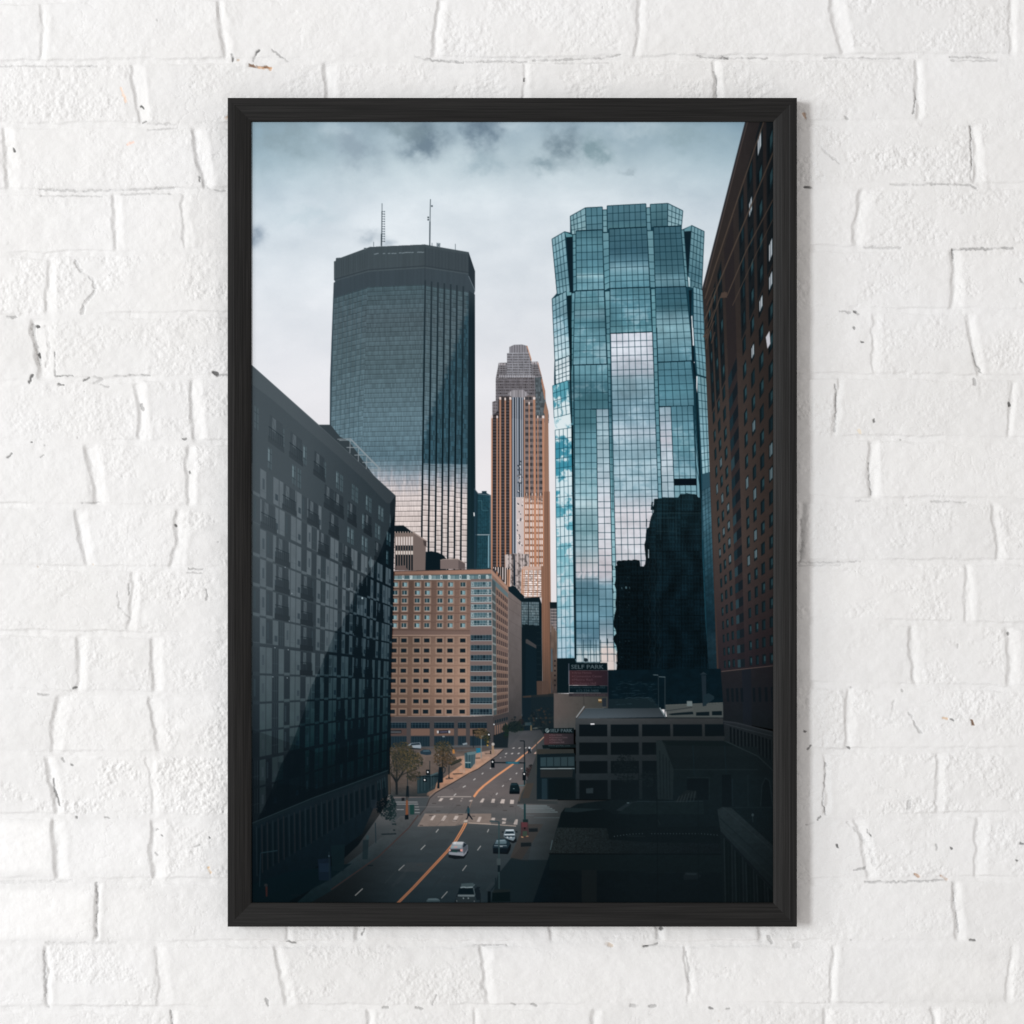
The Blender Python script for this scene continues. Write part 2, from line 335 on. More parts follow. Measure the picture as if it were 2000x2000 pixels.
# back strip of the tower on the right + far left edge
TOPL = R(320, (120, 160, 172), 420, (92, 134, 148), 455, (118, 156, 168), 470, (150, 184, 194))
glassfill(Hm(q(2, '422,752 533,690 541,872 434,885')), R(400, (118, 156, 168), 440, (132, 170, 180), 458, (150, 184, 192)), 4, 4, 1, alt=False)
glassfill(Hm(q(2, '533,690 656,684 658,862 541,872')), R(400, (76, 118, 132), 460, (88, 128, 142)), 3, 3, 2, alt=False)
glassfill(Hm(q(2, '658,706 689,704 692,868 660,868')), R(400, (96, 138, 150), 460, (120, 158, 168)), 1, 4, 3, alt=False)
glassfill(Hm(q(2, '690,676 972,661 976,832 693,848')), R(400, (76, 114, 128), 430, (70, 108, 122), 450, (80, 120, 130)), 7, 3, 4, alt=False)
glassfill(Hm(q(2, '974,690 1003,688 1010,856 978,856')), R(400, (108, 150, 162), 460, (84, 122, 136)), 1, 3, 5, alt=False)
glassfill(Hm(q(2, '1003,665 1131,658 1129,825 1010,832')), R(400, (84, 124, 136), 445, (62, 98, 110)), 3, 3, 6, alt=False)
glassfill(Hm(q(2, '1131,658 1240,712 1228,850 1129,825')), R(400, (126, 164, 176), 450, (144, 178, 188)), 4, 4, 7, alt=False)
pz(2, '383,863 436,885 440,905 393,905', (90, 140, 150)); lz(2, '383,863 436,885', 1.2, TD_LINE)
pz(2, '393,905 440,900 446,1308 422,1308', (12, 30, 40))
pz(2, '1247,850 1303,818 1300,862 1250,868', (96, 140, 152)); pz(2, '1250,862 1302,858 1275,1240 1268,1262', (14, 32, 42))
glassfill(Hm(q(2, '290,917 383,863 421,1300 328,1320')), R(460, (136, 176, 188), 500, (120, 162, 176), 540, (104, 146, 160), 575, (126, 166, 178)), 4, 8, 8, alt=False)
glassfill(Hm(q(2, '1303,818 1395,862 1376,1300 1273,1262')), R(450, (108, 146, 158), 500, (98, 138, 150), 540, (74, 112, 126), 570, (108, 148, 160)), 4, 9, 9, alt=False)
pz(2, '1272,1185 1290,1200 1290,1262 1272,1262', (190, 214, 222))
glassfill(Hm(q(2, '440,885 464,882 468,1292 443,1300')), R(460, (100, 146, 158), 570, (90, 136, 150)), 1, 8, 10, alt=False)
glassfill(Hm(q(2, '464,858 656,850 668,1285 468,1292')), R(450, (70, 112, 126), 480, (92, 138, 152), 500, (84, 130, 146), 532, (96, 142, 156), 538, (152, 190, 200), 546, (104, 148, 162), 570, (92, 140, 154)), 5, 8, 11, cl=.14, alt=False)
glassfill(Hm(q(2, '657,872 703,870 710,1272 672,1292')), R(450, (112, 156, 168), 500, (92, 136, 150), 570, (96, 144, 156)), 1, 8, 12, alt=False)
glassfill(Hm(q(2, '705,843 978,830 1000,1265 710,1278')), R(450, (66, 104, 118), 490, (62, 100, 116), 508, (84, 124, 140), 524, (128, 166, 180), 536, (104, 148, 162), 570, (80, 128, 144)), 7, 9, 13, cl=.16)
glassfill(Hm(q(2, '980,858 1025,856 1040,1270 1003,1268')), R(450, (110, 152, 164), 570, (96, 140, 154)), 1, 8, 14, alt=False)
glassfill(Hm(q(2, '1027,830 1225,822 1260,1262 1040,1268')), R(450, (58, 94, 108), 500, (60, 98, 112), 530, (74, 114, 128), 545, (112, 152, 166), 570, (80, 122, 136)), 5, 9, 15, cl=.12)
glassfill(Hm(q(2, '1227,850 1248,850 1280,1270 1260,1262')), R(450, (96, 138, 150), 570, (100, 142, 154)), 1, 8, 16, alt=False)
# second tier
pz(2, '393,1295 436,1308 440,1325 400,1330', (110, 156, 166)); pz(2, '400,1330 438,1322 438,1932 424,1932', (10, 30, 38))
glassfill(Hm(q(2, '433,1310 457,1305 445,1830 428,1838')), R(570, (96, 142, 156), 715, (92, 140, 152)), 1, 10, 17, alt=False)
glassfill(Hm(q(2, '457,1295 668,1284 688,1825 443,1832')), R(570, (82, 128, 142), 600, (98, 144, 156), 614, (120, 160, 174), 630, (80, 126, 140), 650, (100, 146, 160), 690, (92, 138, 152), 715, (118, 160, 174)), 5, 11, 18, cl=.14)
glassfill(Hm(q(2, '673,1297 710,1293 712,1605 686,1612')), R(570, (104, 150, 162), 650, (88, 134, 148)), 1, 6, 19, alt=False)
glassfill(Hm(q(2, '712,1277 1000,1265 1018,1590 712,1602')), R(560, (80, 124, 138), 600, (92, 140, 156), 630, (84, 132, 146), 650, (100, 146, 158)), 7, 7, 20, cl=.16)
glassfill(Hm(q(2, '1008,1280 1038,1275 1053,1600 1020,1602')), R(560, (100, 148, 160), 650, (100, 148, 160)), 1, 6, 21, alt=False)
glassfill(Hm(q(2, '1040,1268 1262,1262 1318,1800 1053,1812')), R(560, (62, 102, 118), 600, (66, 108, 122), 618, (120, 160, 174), 640, (132, 172, 184), 670, (112, 154, 168), 700, (92, 138, 154)), 5, 11, 22, cl=.15)
# long lower facets
glassfill(Hm(q(5, '350,55 745,40 858,3236 418,3236')), R(650, (206, 212, 224), 700, (196, 204, 216), 728, (178, 192, 206), 742, (142, 172, 186), 760, (132, 164, 178), 790, (118, 152, 168), 822, (134, 166, 182), 845, (168, 186, 200), 862, (148, 176, 190), 890, (138, 170, 184), 925, (142, 174, 188), 955, (140, 172, 186), 975, (178, 194, 206), 1000, (210, 210, 218), 1050, (204, 206, 214), 1080, (196, 198, 206), 1300, (190, 192, 200)), 7, 43, 30, cl=.14, jit=.04)
glassfill(Hm(q(5, '5,352 322,345 330,768 8,772')), R(710, (110, 156, 170), 735, (96, 142, 156), 752, (70, 112, 126), 780, (66, 108, 120), 800, (78, 122, 136)), 6, 5, 31)
def lcol(): return R(800, (76, 120, 132), 830, (74, 118, 130), 846, (98, 144, 158), 900, (112, 156, 170), 940, (120, 162, 174), 965, (136, 176, 188), 985, (172, 198, 206), 1000, (140, 172, 182), 1030, (118, 156, 166), 1060, (124, 160, 170), 1075, (146, 172, 182), 1100, (186, 192, 198), 1116, (196, 196, 204), 1126, (166, 180, 190), 1138, (92, 126, 142), 1160, (86, 126, 142), 1200, (110, 152, 170), 1225, (88, 128, 146), 1250, (86, 120, 138), 1266, (136, 164, 176), 1290, (176, 190, 196), 1310, (170, 180, 184))
glassfill(Hm(q(5, '8,772 215,768 250,3236 26,3236')), lcol(), 4, 33, 32, cl=.08)
glassfill(Hm(q(5, '216,768 330,766 388,3236 250,3236')), R(800, (140, 166, 180), 850, (148, 178, 190), 900, (156, 182, 194), 940, (176, 194, 206), 975, (206, 212, 222), 1060, (204, 206, 214), 1110, (204, 200, 208), 1128, (178, 180, 190), 1145, (112, 148, 164), 1200, (106, 148, 166), 1230, (128, 152, 166), 1250, (152, 166, 176), 1268, (206, 196, 192), 1310, (206, 196, 188)), 2, 33, 33, cl=.1)
glassfill(Hm(q(5, '-72,360 0,352 26,3236 -42,3236')), R(715, (96, 142, 154), 760, (66, 108, 122), 830, (70, 118, 132), 900, (96, 146, 160), 980, (150, 186, 196), 1060, (130, 168, 178), 1110, (176, 190, 198), 1135, (112, 140, 152), 1180, (80, 122, 138), 1240, (96, 136, 152), 1300, (150, 176, 186)), 2, 38, 34)
for a, b, cc in (('309,60 345,60 352,345 322,345', 4, 0), ('322,345 352,345 392,1932 358,1932', 24, 1), ('358,1932 392,1932 421,3236 385,3236', 18, 2)):
    glassfill(Hm(q(5, a)), R(710, (100, 146, 158), 800, (70, 114, 130), 900, (96, 146, 158), 1000, (128, 176, 188), 1100, (140, 180, 190)), 1, b, 35 + cc, alt=False)
glassfill(Hm(q(5, '790,325 1110,315 1155,735 803,745')), R(705, (84, 130, 146), 740, (80, 126, 142), 765, (92, 142, 158), 790, (86, 130, 146)), 5, 6, 38)
glassfill(Hm(q(5, '805,748 920,742 955,1605 835,1605')), R(795, (144, 170, 184), 830, (168, 184, 198), 860, (196, 200, 212), 880, (176, 190, 202), 960, (160, 184, 196)), 2, 12, 39)
glassfill(Hm(q(5, '920,742 1128,735 1165,1605 955,1605')), R(795, (82, 126, 142), 830, (98, 142, 158), 870, (104, 150, 164), 895, (90, 134, 150), 940, (120, 160, 174), 970, (126, 166, 178)), 4, 12, 40)
glassfill(Hm(q(5, '1128,330 1155,735 1195,1605 1165,1605')), R(700, (80, 126, 140), 970, (120, 162, 176)), 1, 12, 41, alt=False)
pz(5, '948,1425 1160,1422 1162,1487 950,1489', (8, 18, 26))
glassfill(Hm(q(5, '748,50 785,48 835,1610 800,1612')), R(650, (104, 150, 164), 800, (88, 136, 150), 970, (120, 162, 176)), 1, 22, 42, alt=False)
lz(5, '785,0 835,1612', 1.6, (10, 36, 46)); lz(5, '345,340 372,1740', 1.3, (14, 44, 56), .7)
for k, s in ((2, '688,1825 443,1832'), (2, '1018,1590 712,1602'), (2, '1318,1800 1053,1812'), (2, '1000,1265 712,1277'), (2, '668,1284 457,1295'), (2, '1262,1262 1040,1268'), (2, '978,830 705,843'), (2, '656,850 464,858'), (2, '1225,822 1027,830'), (5, '920,742 803,746'), (5, '216,768 175,768')):
    lz(k, s, 1.9, (8, 34, 46))
# left wings
glassfill(Hm(q(2, '291,1350 393,1296 424,1810 313,1840')), R(575, (134, 174, 186), 600, (128, 168, 182), 640, (118, 160, 176), 665, (150, 184, 196), 700, (184, 208, 216), 745, (206, 222, 228)), 4, 10, 50, cl=.2)
glassfill(Hm(q(4, '888,318 1025,262 1030,490 895,532')), R(690, (196, 216, 224), 715, (214, 228, 234), 750, (216, 230, 236)), 4, 5, 51, cl=.12)
H = Hm(q(4, '865,548 1010,497 1052,3160 948,3180'))
def wing(u, v, X, Y):
    n = fbm(X / 11 + 3, Y / 13, 60, 5, .6) + .22 * np.sin(Y / 21.0) * sstep(1100, 900, Y)
    m = sstep(.36, .60, n)[..., None]
    tl = ramp(Y, R(750, (92, 160, 176), 830, (62, 136, 158), 960, (66, 146, 168), 1050, (110, 176, 192), 1120, (150, 196, 208), 1300, (128, 172, 190)))
    wh = ramp(Y, R(750, (206, 226, 232), 860, (222, 234, 238), 960, (206, 228, 236), 1100, (204, 222, 230), 1200, (178, 204, 216), 1300, (168, 196, 212)))
    return tl * (1 - m) + wh * m
Hm(q(4, '865,548 1010,497 1044,960 886,1000')).fill(wing)
Hw = Hm(q(6, '102,-420 236,-440 262,1450 122,1455'))
Hw.fill(wing)
for hh, nv in ((Hm(q(4, '865,548 1010,497 1036,810 880,850')), 4), (Hw, 23)):
    for i in range(5): hh.line(i / 4, 0, i / 4, 1, 1.05, (16, 58, 74), .85)
    for j in range(nv * 1 + 1): hh.line(0, j / nv, 1, j / nv, 1.05, (16, 58, 74), .85)
pz(4, '1020,0 1048,0 1048,360 1036,520', (8, 28, 36)); pz(6, '235,-460 250,-460 274,1460 262,1460', (6, 26, 34)); pz(4, '1028,430 1042,430 1052,900 1042,900', (6, 26, 34))
# right wings
glassfill(Hm(q(2, '1315,1262 1383,1285 1400,1690 1318,1690')), R(560, (116, 158, 172), 620, (108, 150, 166), 670, (100, 146, 160)), 3, 8, 55, alt=False)
glassfill(Hm(q(5, '1135,50 1232,60 1262,470 1165,440')), R(650, (112, 156, 170), 740, (110, 156, 170)), 3, 6, 56, alt=False)
glassfill(Hm(q(5, '1165,450 1265,480 1302,1360 1215,1385')), R(735, (120, 164, 176), 830, (128, 170, 184), 925, (136, 176, 188)), 3, 13, 57, alt=False)
pz(5, '1105,0 1125,0 1142,325 1160,460 1212,1610 1195,1610 1150,460 1118,325', (8, 26, 34))
pz(5, '1118,0 1130,0 1138,170 1128,170', (232, 238, 244)); pz(5, '1160,458 1170,456 1168,620 1160,570', (232, 238, 244)); pz(5, '1135,322 1144,322 1144,332 1136,332', (240, 240, 244))
pz(2, '1300,1480 1308,1470 1318,1690 1312,1690', (225, 234, 240)); pz(2, '1282,1290 1306,1285 1300,1470 1312,1690 1328,1932 1318,1932', (10, 28, 38))
# neighbour glass block in the shade
pz(5, '1215,1385 1300,1360 1345,2000 1215,2000', (44, 76, 90))
Hn = Hm(q(6, '1305,80 1398,30 1475,1560 1362,1700'))
Hn.fill(lambda u, v, X, Y: mul(ramp(Y, R(930, (56, 88, 102), 1000, (66, 100, 114), 1060, (48, 82, 96), 1130, (30, 58, 70), 1220, (14, 34, 44), 1250, (26, 46, 56), 1340, (12, 28, 36))), .8 + .45 * fbm(X / 9, Y / 7, 66, 3)))
for i in range(5): Hn.line(i / 4, 0, i / 4, 1, 1, (16, 40, 50), .7)
for j in range(32): Hn.line(0, j / 32, 1, j / 32, .9, (16, 40, 50), .6)
# dark reflection of the buildings opposite
refl = '915,145 980,143 985,133 1110,137 1125,110 1135,102 1165,104 1180,98 1212,104 1240,106 1262,110 1275,135 1300,140 1308,600 1330,1100 1365,1600 1375,1870 540,1870 540,1555 600,1550 605,1480 600,1430 612,1400 604,1350 590,1325 578,1300 580,1275 604,1250 600,1220 582,1190 580,1160 588,1100 602,1050 596,1000 604,950 606,900 590,850 600,800 598,720 590,700 610,690 605,662 640,655 660,648 690,650 700,644 730,650 745,642 790,648 798,665 800,698 828,700 840,680 846,640 842,600 834,520 845,480 848,420 858,385 872,378 880,330 890,290 905,260 900,215 912,190'
pz(6, refl, lambda X, Y: mul(ramp(Y, R(960, (16, 34, 42), 1100, (12, 27, 34), 1250, (7, 21, 28), 1380, (6, 20, 27))), .85 + .3 * fbm(X / 6, Y / 14, 70, 4)))
def rpane(X, Y):
    cx = np.floor((X - 1195) / 12.3); cy = np.floor(Y / 15.6 + (np.floor(Y / 15.6) % 2) * 0)
    k = _h(cx, cy, 5); fx = ((X - 1195) / 12.3) % 1; fy = (Y / 15.6) % 1
    win = sstep(.12, .2, ((X + k * 4) / 6.1) % 1) * sstep(.9, .82, ((X + k * 4) / 6.1) % 1) * sstep(.3, .4, ((Y + k * 6) / 9.4) % 1)
    c = mul(ramp(Y, R(960, (19, 38, 45), 1080, (14, 30, 37), 1200, (9, 23, 30), 1400, (6, 19, 26))), (.80 + .2 * k + .14 * np.sin(X / 7.5 + 2 * np.sin(Y / 23)) * sstep(1270, 1285, X) + .34 * fbm(X / 9, Y / 16, 44, 3)) * (1 - .22 * sstep(1275, 1268, X)) - .20 * win)
    g = np.maximum(np.exp(-(fx / .06) ** 2), np.exp(-(fy / .05) ** 2))
    return c * (1 - .42 * g[..., None])
pz(6, refl, rpane)
for s, w in (('900,170 892,235', 3.2), ('852,310 850,372', 1.6), ('855,395 850,490', 2.5), ('574,690 572,730', 1.6), ('572,790 575,830', 1.6), ('574,880 578,920', 1.8), ('530,1290 534,1330', 1.6), ('265,880 275,880', 3), ('268,890 268,930', 2.2)): lz(6, s, w, (8, 26, 34))
for s, w in (('868,560 868,630', 1.6), ('908,235 906,258', 1.2), ('905,180 905,205', 1), ('606,1500 602,1545', 1.6)): lz(6, s, w, (190, 205, 214))
disc(*q(6, [(628, 655)])[0], 4, 1.2, (8, 26, 34)); disc(*q(6, [(1145, 104)])[0], 4, 1.2, (70, 100, 110), .7)
# faint forms inside the reflection
for s in ('930,262 1290,262', '930,300 1080,300', '930,410 1100,410'): lz(6, s, 2.2, (34, 54, 60), .5)
for x in (960, 1030, 1090): lz(6, f'{x},280 {x+6},480', 2.0, (30, 50, 58), .6)
for i in range(9):
    for j, x in enumerate((870, 915, 950)):
        y0 = 480 + i * 112 + j * 20
        lz(6, f'{x},{y0} {x+12},{y0+30} {x+10},{y0+66} {x-6},{y0+104} {x-2},{y0+112}', 1.2, (32, 46, 52), .4)
for i in range(13):
    v = 300 + i * 95
    lz(6, f'600,{v+420} 1330,{v+424}', .9, (4, 16, 22), .6)
for i in range(14): lz(6, f'{985+i*24},150 {1000+i*25},1850', .8, (5, 17, 23), .5)
rg = random.Random(5)
for i in range(34):
    x = 620 + rg.random() * 90; y = 760 + rg.random() * 740
    lz(6, f'{x},{y} {x+5},{y+8}', 1.1, (70, 96, 108), rg.random() * .6)
disc(*q(6, [(684, 872)])[0], 1.7, 2.6, (90, 120, 130), .8); lz(6, '648,868 650,884', 1.2, (90, 120, 130), .8); lz(6, '712,865 714,884', 1.0, (90, 120, 130), .7)
# jagged cloud fringe low in the tower
for i in range(7):
    x = 285 + i * 48
    pz(6, f'{x},{1420-i*6} {x+14},{1365+ (i%2)*20} {x+34},{1395} {x+40},1480 {x},1480', (196, 206, 210) if i < 4 else (222, 204, 196), .55)
pz(6, '490,1420 500,1360 525,1345 560,1380 590,1400 604,1440 604,1545 540,1550 536,1490 490,1480', (214, 198, 194), .7)
disc(*q(6, [(354, 1466)])[0], 4, 3.6, (20, 34, 42)); lz(6, '340,1450 372,1475', 2, (30, 46, 54), .8)
for s in ('290,790 320,745', '330,800 345,740', '385,780 400,745', '430,780 445,750'): lz(6, s, 4.5, (220, 214, 220), .45)
for x in (333, 390, 437, 475, 530, 583): lz(6, f'{x},1300 {x+3},1480', 1.1, TD_LINE, .9)
for y in (1362, 1420): lz(6, f'272,{y} 600,{y-2}', 1.1, TD_LINE, .9)

# ================= brown brick tower on the right =================
pz(2, '1700,50 1932,50 1932,4400 1500,4400 1410,1932 1395,1500 1383,1290', (60, 48, 46))
TB = Hm([(1372.8, 567), (1512, 22), (1512, 1303), (1408.8, 1311)])
def brick(u, v, X, Y):
    c = ramp(Y, R(232, (42, 39, 40), 500, (46, 42, 41), 700, (51, 45, 43), 900, (58, 50, 47), 1060, (62, 53, 50), 1150, (53, 46, 46), 1240, (42, 37, 40), 1300, (34, 31, 36), 1400, (27, 26, 32)))
    return mul(c, .94 + .1 * fbm(X / 5, Y / 9, 80, 4) + .12 * sstep(1500, 1420, X) * sstep(650, 750, Y))
poly(q(2, '1700,50 1932,50 1932,4400 1520,4400 1500,4050 1410,1932 1395,1500 1383,1290'), lambda X, Y: brick(0, 0, X, Y))
NR = 23.4
ubot = lambda x: TB.inv(np.array(float(x)), np.array(1300.0))[0]
cols = [(1414.2, 1417.6), (1422, 1426), (1431, 1435.5), (1464, 1469), (1476.4, 1482), (1489, 1495.5), (1503.4, 1510)]
cols = [(float(ubot(a)), float(ubot(b))) for a, b in cols]
bu0, bu1 = float(ubot(1441)), float(ubot(1455))
rr = random.Random(11)
for r in range(-6, 24):
    v1 = 1 - (r + .22) / NR; v0 = 1 - (r + .82) / NR
    if v0 < .03: continue
    TB.quad(bu0, v0 - .01, bu1, v0 + .034, (34, 32, 36), .6)
    if r < 17 and r >= 0:
        TB.quad(bu0, v0 + .004, bu1, v1 + .002, (22, 30, 36))
        TB.quad(bu0, v0 + .004, bu0 + (bu1 - bu0) * .42, v1 + .002, (26, 44, 52) if rr.random() > .3 else (42, 62, 70))
    tall = r >= 17
    for ci, (a, b) in enumerate(cols):
        if tall:
            TB.quad(a - .012, v0 - .008, b + .012, v1 + .012, (24, 30, 34)); 
            if ci in (0, 1, 2): pass
        xs, ys = TB.p((a + b) / 2, (v0 + v1) / 2)
        if ys < 225: continue
        TB.quad(a, v0, b, v1, (15, 23, 28) if ys < 700 else (17, 29, 34))
        p = rr.random()
        lum = .62 if ys < 330 else .34 if ys < 560 and ci > 3 else .55 if (930 < ys < 1110 and ci < 5) else .10
        if ys > 1200: lum = .0
        TB.quad(a + (b - a) * .45, v0 + .004, b, v1 - .002, (26, 48, 56), .8)
        if p < lum:
            TB.quad(a + (b - a) * .2, v0 + (v1 - v0) * .12, b - (b - a) * .12, v1 - (v1 - v0) * (.05 + .3 * rr.random()), (196, 204, 212) if ys < 700 else (120, 140, 148), .85)
            TB.line((a + b) / 2, v0, (a + b) / 2, v1, .8, (30, 44, 50), .8)
        elif p > .6: TB.quad(a + (b - a) * .5, v0 + (v1 - v0) * .2, b, v1 - (v1 - v0) * .3, (62, 98, 106), .5)
# belts and mouldings near the top
for s, w in (('1400,1350 1480,1100 1660,560 1830,57', 3.2), ('1400,1500 1500,1240 1700,760 1900,280', 3.4), ('1560,1330 1700,1000 1900,620', 2.6), ('1400,1650 1510,1340 1545,1300', 2.4), ('1600,1400 1760,1050 1900,760', 1.3)):
    lz(2, s, w * .8, (74, 62, 54), .8); lz(2, s, .8, (96, 80, 66), .5)
lz(2, '1383,1290 1640,290 1700,57', 3.5, (46, 46, 50)); lz(2, '1400,1270 1640,330 1712,57', 1.4, (84, 74, 70), .8)
pz(2, '1508,1345 1520,1306 1560,1302 1560,1342', (78, 62, 54))
for s in ('1265,10 1225,90 1260,60', '1290,20 1262,120 1255,200', '1335,40 1300,150'): lz(5, s, 1.6, (92, 70, 58), .7)
for y0 in (1400, 1480, 1560, 1640): lz(2, f'1410,{y0} 1470,{y0-130}', 1.6, (84, 66, 56), .7)
pz(5, '1815,90 1850,30 1858,150 1830,200', (190, 192, 200)); 
# podium of the brown tower
pz(11, '1425,120 1820,75 1855,75 1855,620 1820,560 1440,490', lambda X, Y: mul(ramp(Y, R(1300, (33, 33, 37), 1360, (27, 30, 35), 1420, (22, 28, 33))), .93 + .12 * fbm(X / 8, Y / 8, 3)))
lz(11, '1425,122 1820,78', 1.6, (84, 72, 70)); pz(11, '1580,110 1650,100 1655,560 1590,530', (24, 30, 38), .8)
for x in (1462, 1497, 1532, 1568, 1660, 1704, 1752, 1798): pz(11, f'{x},{250-(x-1460)*.03} {x+20},{248-(x-1460)*.03} {x+24},{352} {x+6},{350}', (16, 24, 30))
pz(11, '1440,490 1820,575 1855,590 1855,930 1815,915 1700,790 1450,640', lambda X, Y: mul(ramp(Y, R(1400, (34, 38, 44), 1520, (20, 34, 38))), .9 + .2 * fbm(X / 5, Y / 5, 9)))
lz(11, '1440,497 1540,510 1820,580', 3, (44, 48, 54)); lz(11, '1445,515 1820,612', 1.2, (58, 62, 68), .7)
for i in range(13):
    x = 1488 + i * 27; y0 = 540 + i * 8.5; y1 = 655 + i * 14
    pz(11, f'{x},{y0} {x+15},{y0+4} {x+16},{y1+6} {x+3},{y1}', (10, 20, 27))

# ================= skyline between: pale block, dark dome, grey roof boxes =================
pz(3, '1125,1262 1190,1260 1265,1318 1265,1340 1125,1330', (14, 26, 32))
pz(3, '1125,1318 1265,1315 1270,1600 1125,1600', (40, 44, 48)); pz(3, '1265,1312 1360,1375 1356,1600 1268,1600', (112, 98, 94)); lz(3, '1265,1314 1362,1378', 2.4, (150, 132, 124)); pz(3, '1338,1370 1364,1380 1364,1420 1345,1412', (70, 62, 62))
for y0, y1, c in ((1345, 1412, (206, 196, 192)), (1412, 1452, (26, 36, 42)), (1452, 1482, (206, 196, 188)), (1482, 1600, (18, 28, 34))):
    pz(3, f'1125,{y0} 1266,{y0} 1266,{y1} 1125,{y1}', c)
for i in range(8): lz(3, f'{1128+i*19.5},1308 {1128+i*19.5},1600', 1.7, (122, 104, 98)); lz(3, f'{1128+i*19.5},1306 {1128+i*19.5},1322', 1.6, (176, 152, 140))
pz(3, '1125,1318 1266,1316 1266,1345 1125,1347', (128, 110, 102), .9)
pz(3, '1358,1460 1400,1455 1450,1465 1490,1485 1512,1510 1512,1600 1355,1600', (10, 24, 31))
pz(3, '1468,1525 1490,1516 1600,1514 1655,1545 1655,1590 1468,1590', (118, 104, 102)); pz(3, '1605,1516 1655,1545 1655,1590 1605,1590', (92, 82, 82)); lz(3, '1468,1524 1490,1516 1600,1514 1657,1547', 1.3, (168, 146, 134))
pz(3, '1135,1565 1200,1562 1225,1600 1135,1600', (98, 84, 82))

# ================= brick hotel =================
HA = Hm([(758, 1116), (960.5, 1112), (963.6, 1398), (758, 1400)])
HA.fill(lambda u, v, X, Y: mul(.95 * ramp(Y, R(1112, (150, 112, 92), 1140, (138, 100, 84), 1230, (146, 107, 90), 1260, (164, 122, 100), 1330, (184, 134, 106), 1398, (160, 116, 94))), (.66 + .30 * sstep(775, 905, X)) * (.90 + .12 * fbm(X / 3, Y / 3, 4) + .06 * fbm(X / 30, Y / 20, 14))))
pz(7, '150,755 1065,733 1075,775 150,782', lambda X, Y: mul(col((166, 114, 90)) + 0 * X[..., None], .84 + .2 * sstep(780, 940, X))); lz(7, '150,752 1065,732', 1.3, (70, 56, 54))
pz(7, '145,796 1065,778 1065,828 145,830', (74, 98, 106))
for i in range(26):
    x = 150 + i * 36; c = [(122, 146, 152), (60, 88, 96), (98, 124, 130), (150, 170, 172), (50, 76, 84)][(i * 7) % 5]
    pz(7, f'{x},794 {x+30},793 {x+30},824 {x},826', c, .8)
    if i % 5 == 2 or i % 5 == 4: lz(7, f'{x},790 {x+14},790 {x+14},824 {x},824 {x},790', 1.2, (205, 215, 218))
lz(7, '145,829 1062,829', 1.4, (186, 200, 202)); lz(7, '145,792 1062,776', 1, (120, 100, 92))
rows_u = [1142.2, 1158.1, 1173.7, 1189.4, 1206.4, 1221.9]; rows_l = [1250.9, 1270.6, 1289.8, 1309.9, 1329.6, 1349.2, 1369.6, 1389.9]
cx_t = [772.5, 790.7, 815.6, 835.2, 860, 880.4, 904.6]; cx_b = [767, 787, 812.6, 831.7, 857.3, 877.8, 903]
def cx(i, y): return cx_t[i] + (cx_b[i] - cx_t[i]) * (y - 1142) / 207
rr = random.Random(4)
for y in rows_u:
    line((765, y + 9.2), (917, y + 8.8), .8, (98, 66, 56), .7)
    for i in range(7):
        x = cx(i, y)
        poly([(x - 7, y - 6.6), (x + 7.4, y - 6.8), (x + 7.4, y + 6), (x - 7, y + 6)], (150, 116, 98), .8)
        poly([(x - 5, y - 4.6), (x + 4.6, y - 4.6), (x + 4.6, y + 3.6), (x - 5, y + 3.6)], (40, 62, 70))
        if rr.random() < .6: poly([(x - 1.2, y - 4), (x + 3.8, y - 4), (x + 3.8, y + 3), (x - 1.2, y + 3)], (130, 164, 172), .9)
        line((x - .8, y - 4.6), (x - .8, y + 3.6), .9, (170, 190, 194), .9); line((x - 5, y + 4), (x + 4.8, y + 4), 1.1, (186, 178, 170), .9); line((x + 4.8, y - 4), (x + 4.8, y + 4), .9, (186, 178, 170), .8)
for y in rows_l:
    line((765, y + 10.4), (917, y + 10.2), .8, (104, 72, 60), .6)
    for i in range(7):
        x = cx(i, y)
        poly([(x - 8, y - 6.8), (x + 8.4, y - 6.8), (x + 8.4, y + 7.4), (x - 8, y + 7.4)], (184, 148, 122), .38)
        poly([(x - 5.2, y - 3.9), (x + 5.4, y - 3.9), (x + 5.4, y + 3.9), (x - 5.2, y + 3.9)], (18, 30, 38))
for i in range(7):
    for y in rows_u + rows_l: line((cx(i, y) + 9.5, y - 7), (cx(i, y) + 9.5, y + 7), .7, (104, 74, 62), .35)
poly([(764, 1231), (918.6, 1231), (918.6, 1240), (764, 1240)], (116, 88, 80), .7); line((764, 1241), (918.6, 1240.4), 1.5, (190, 150, 128), .8); line((764, 1232), (918, 1232), 1, (90, 66, 58), .7)
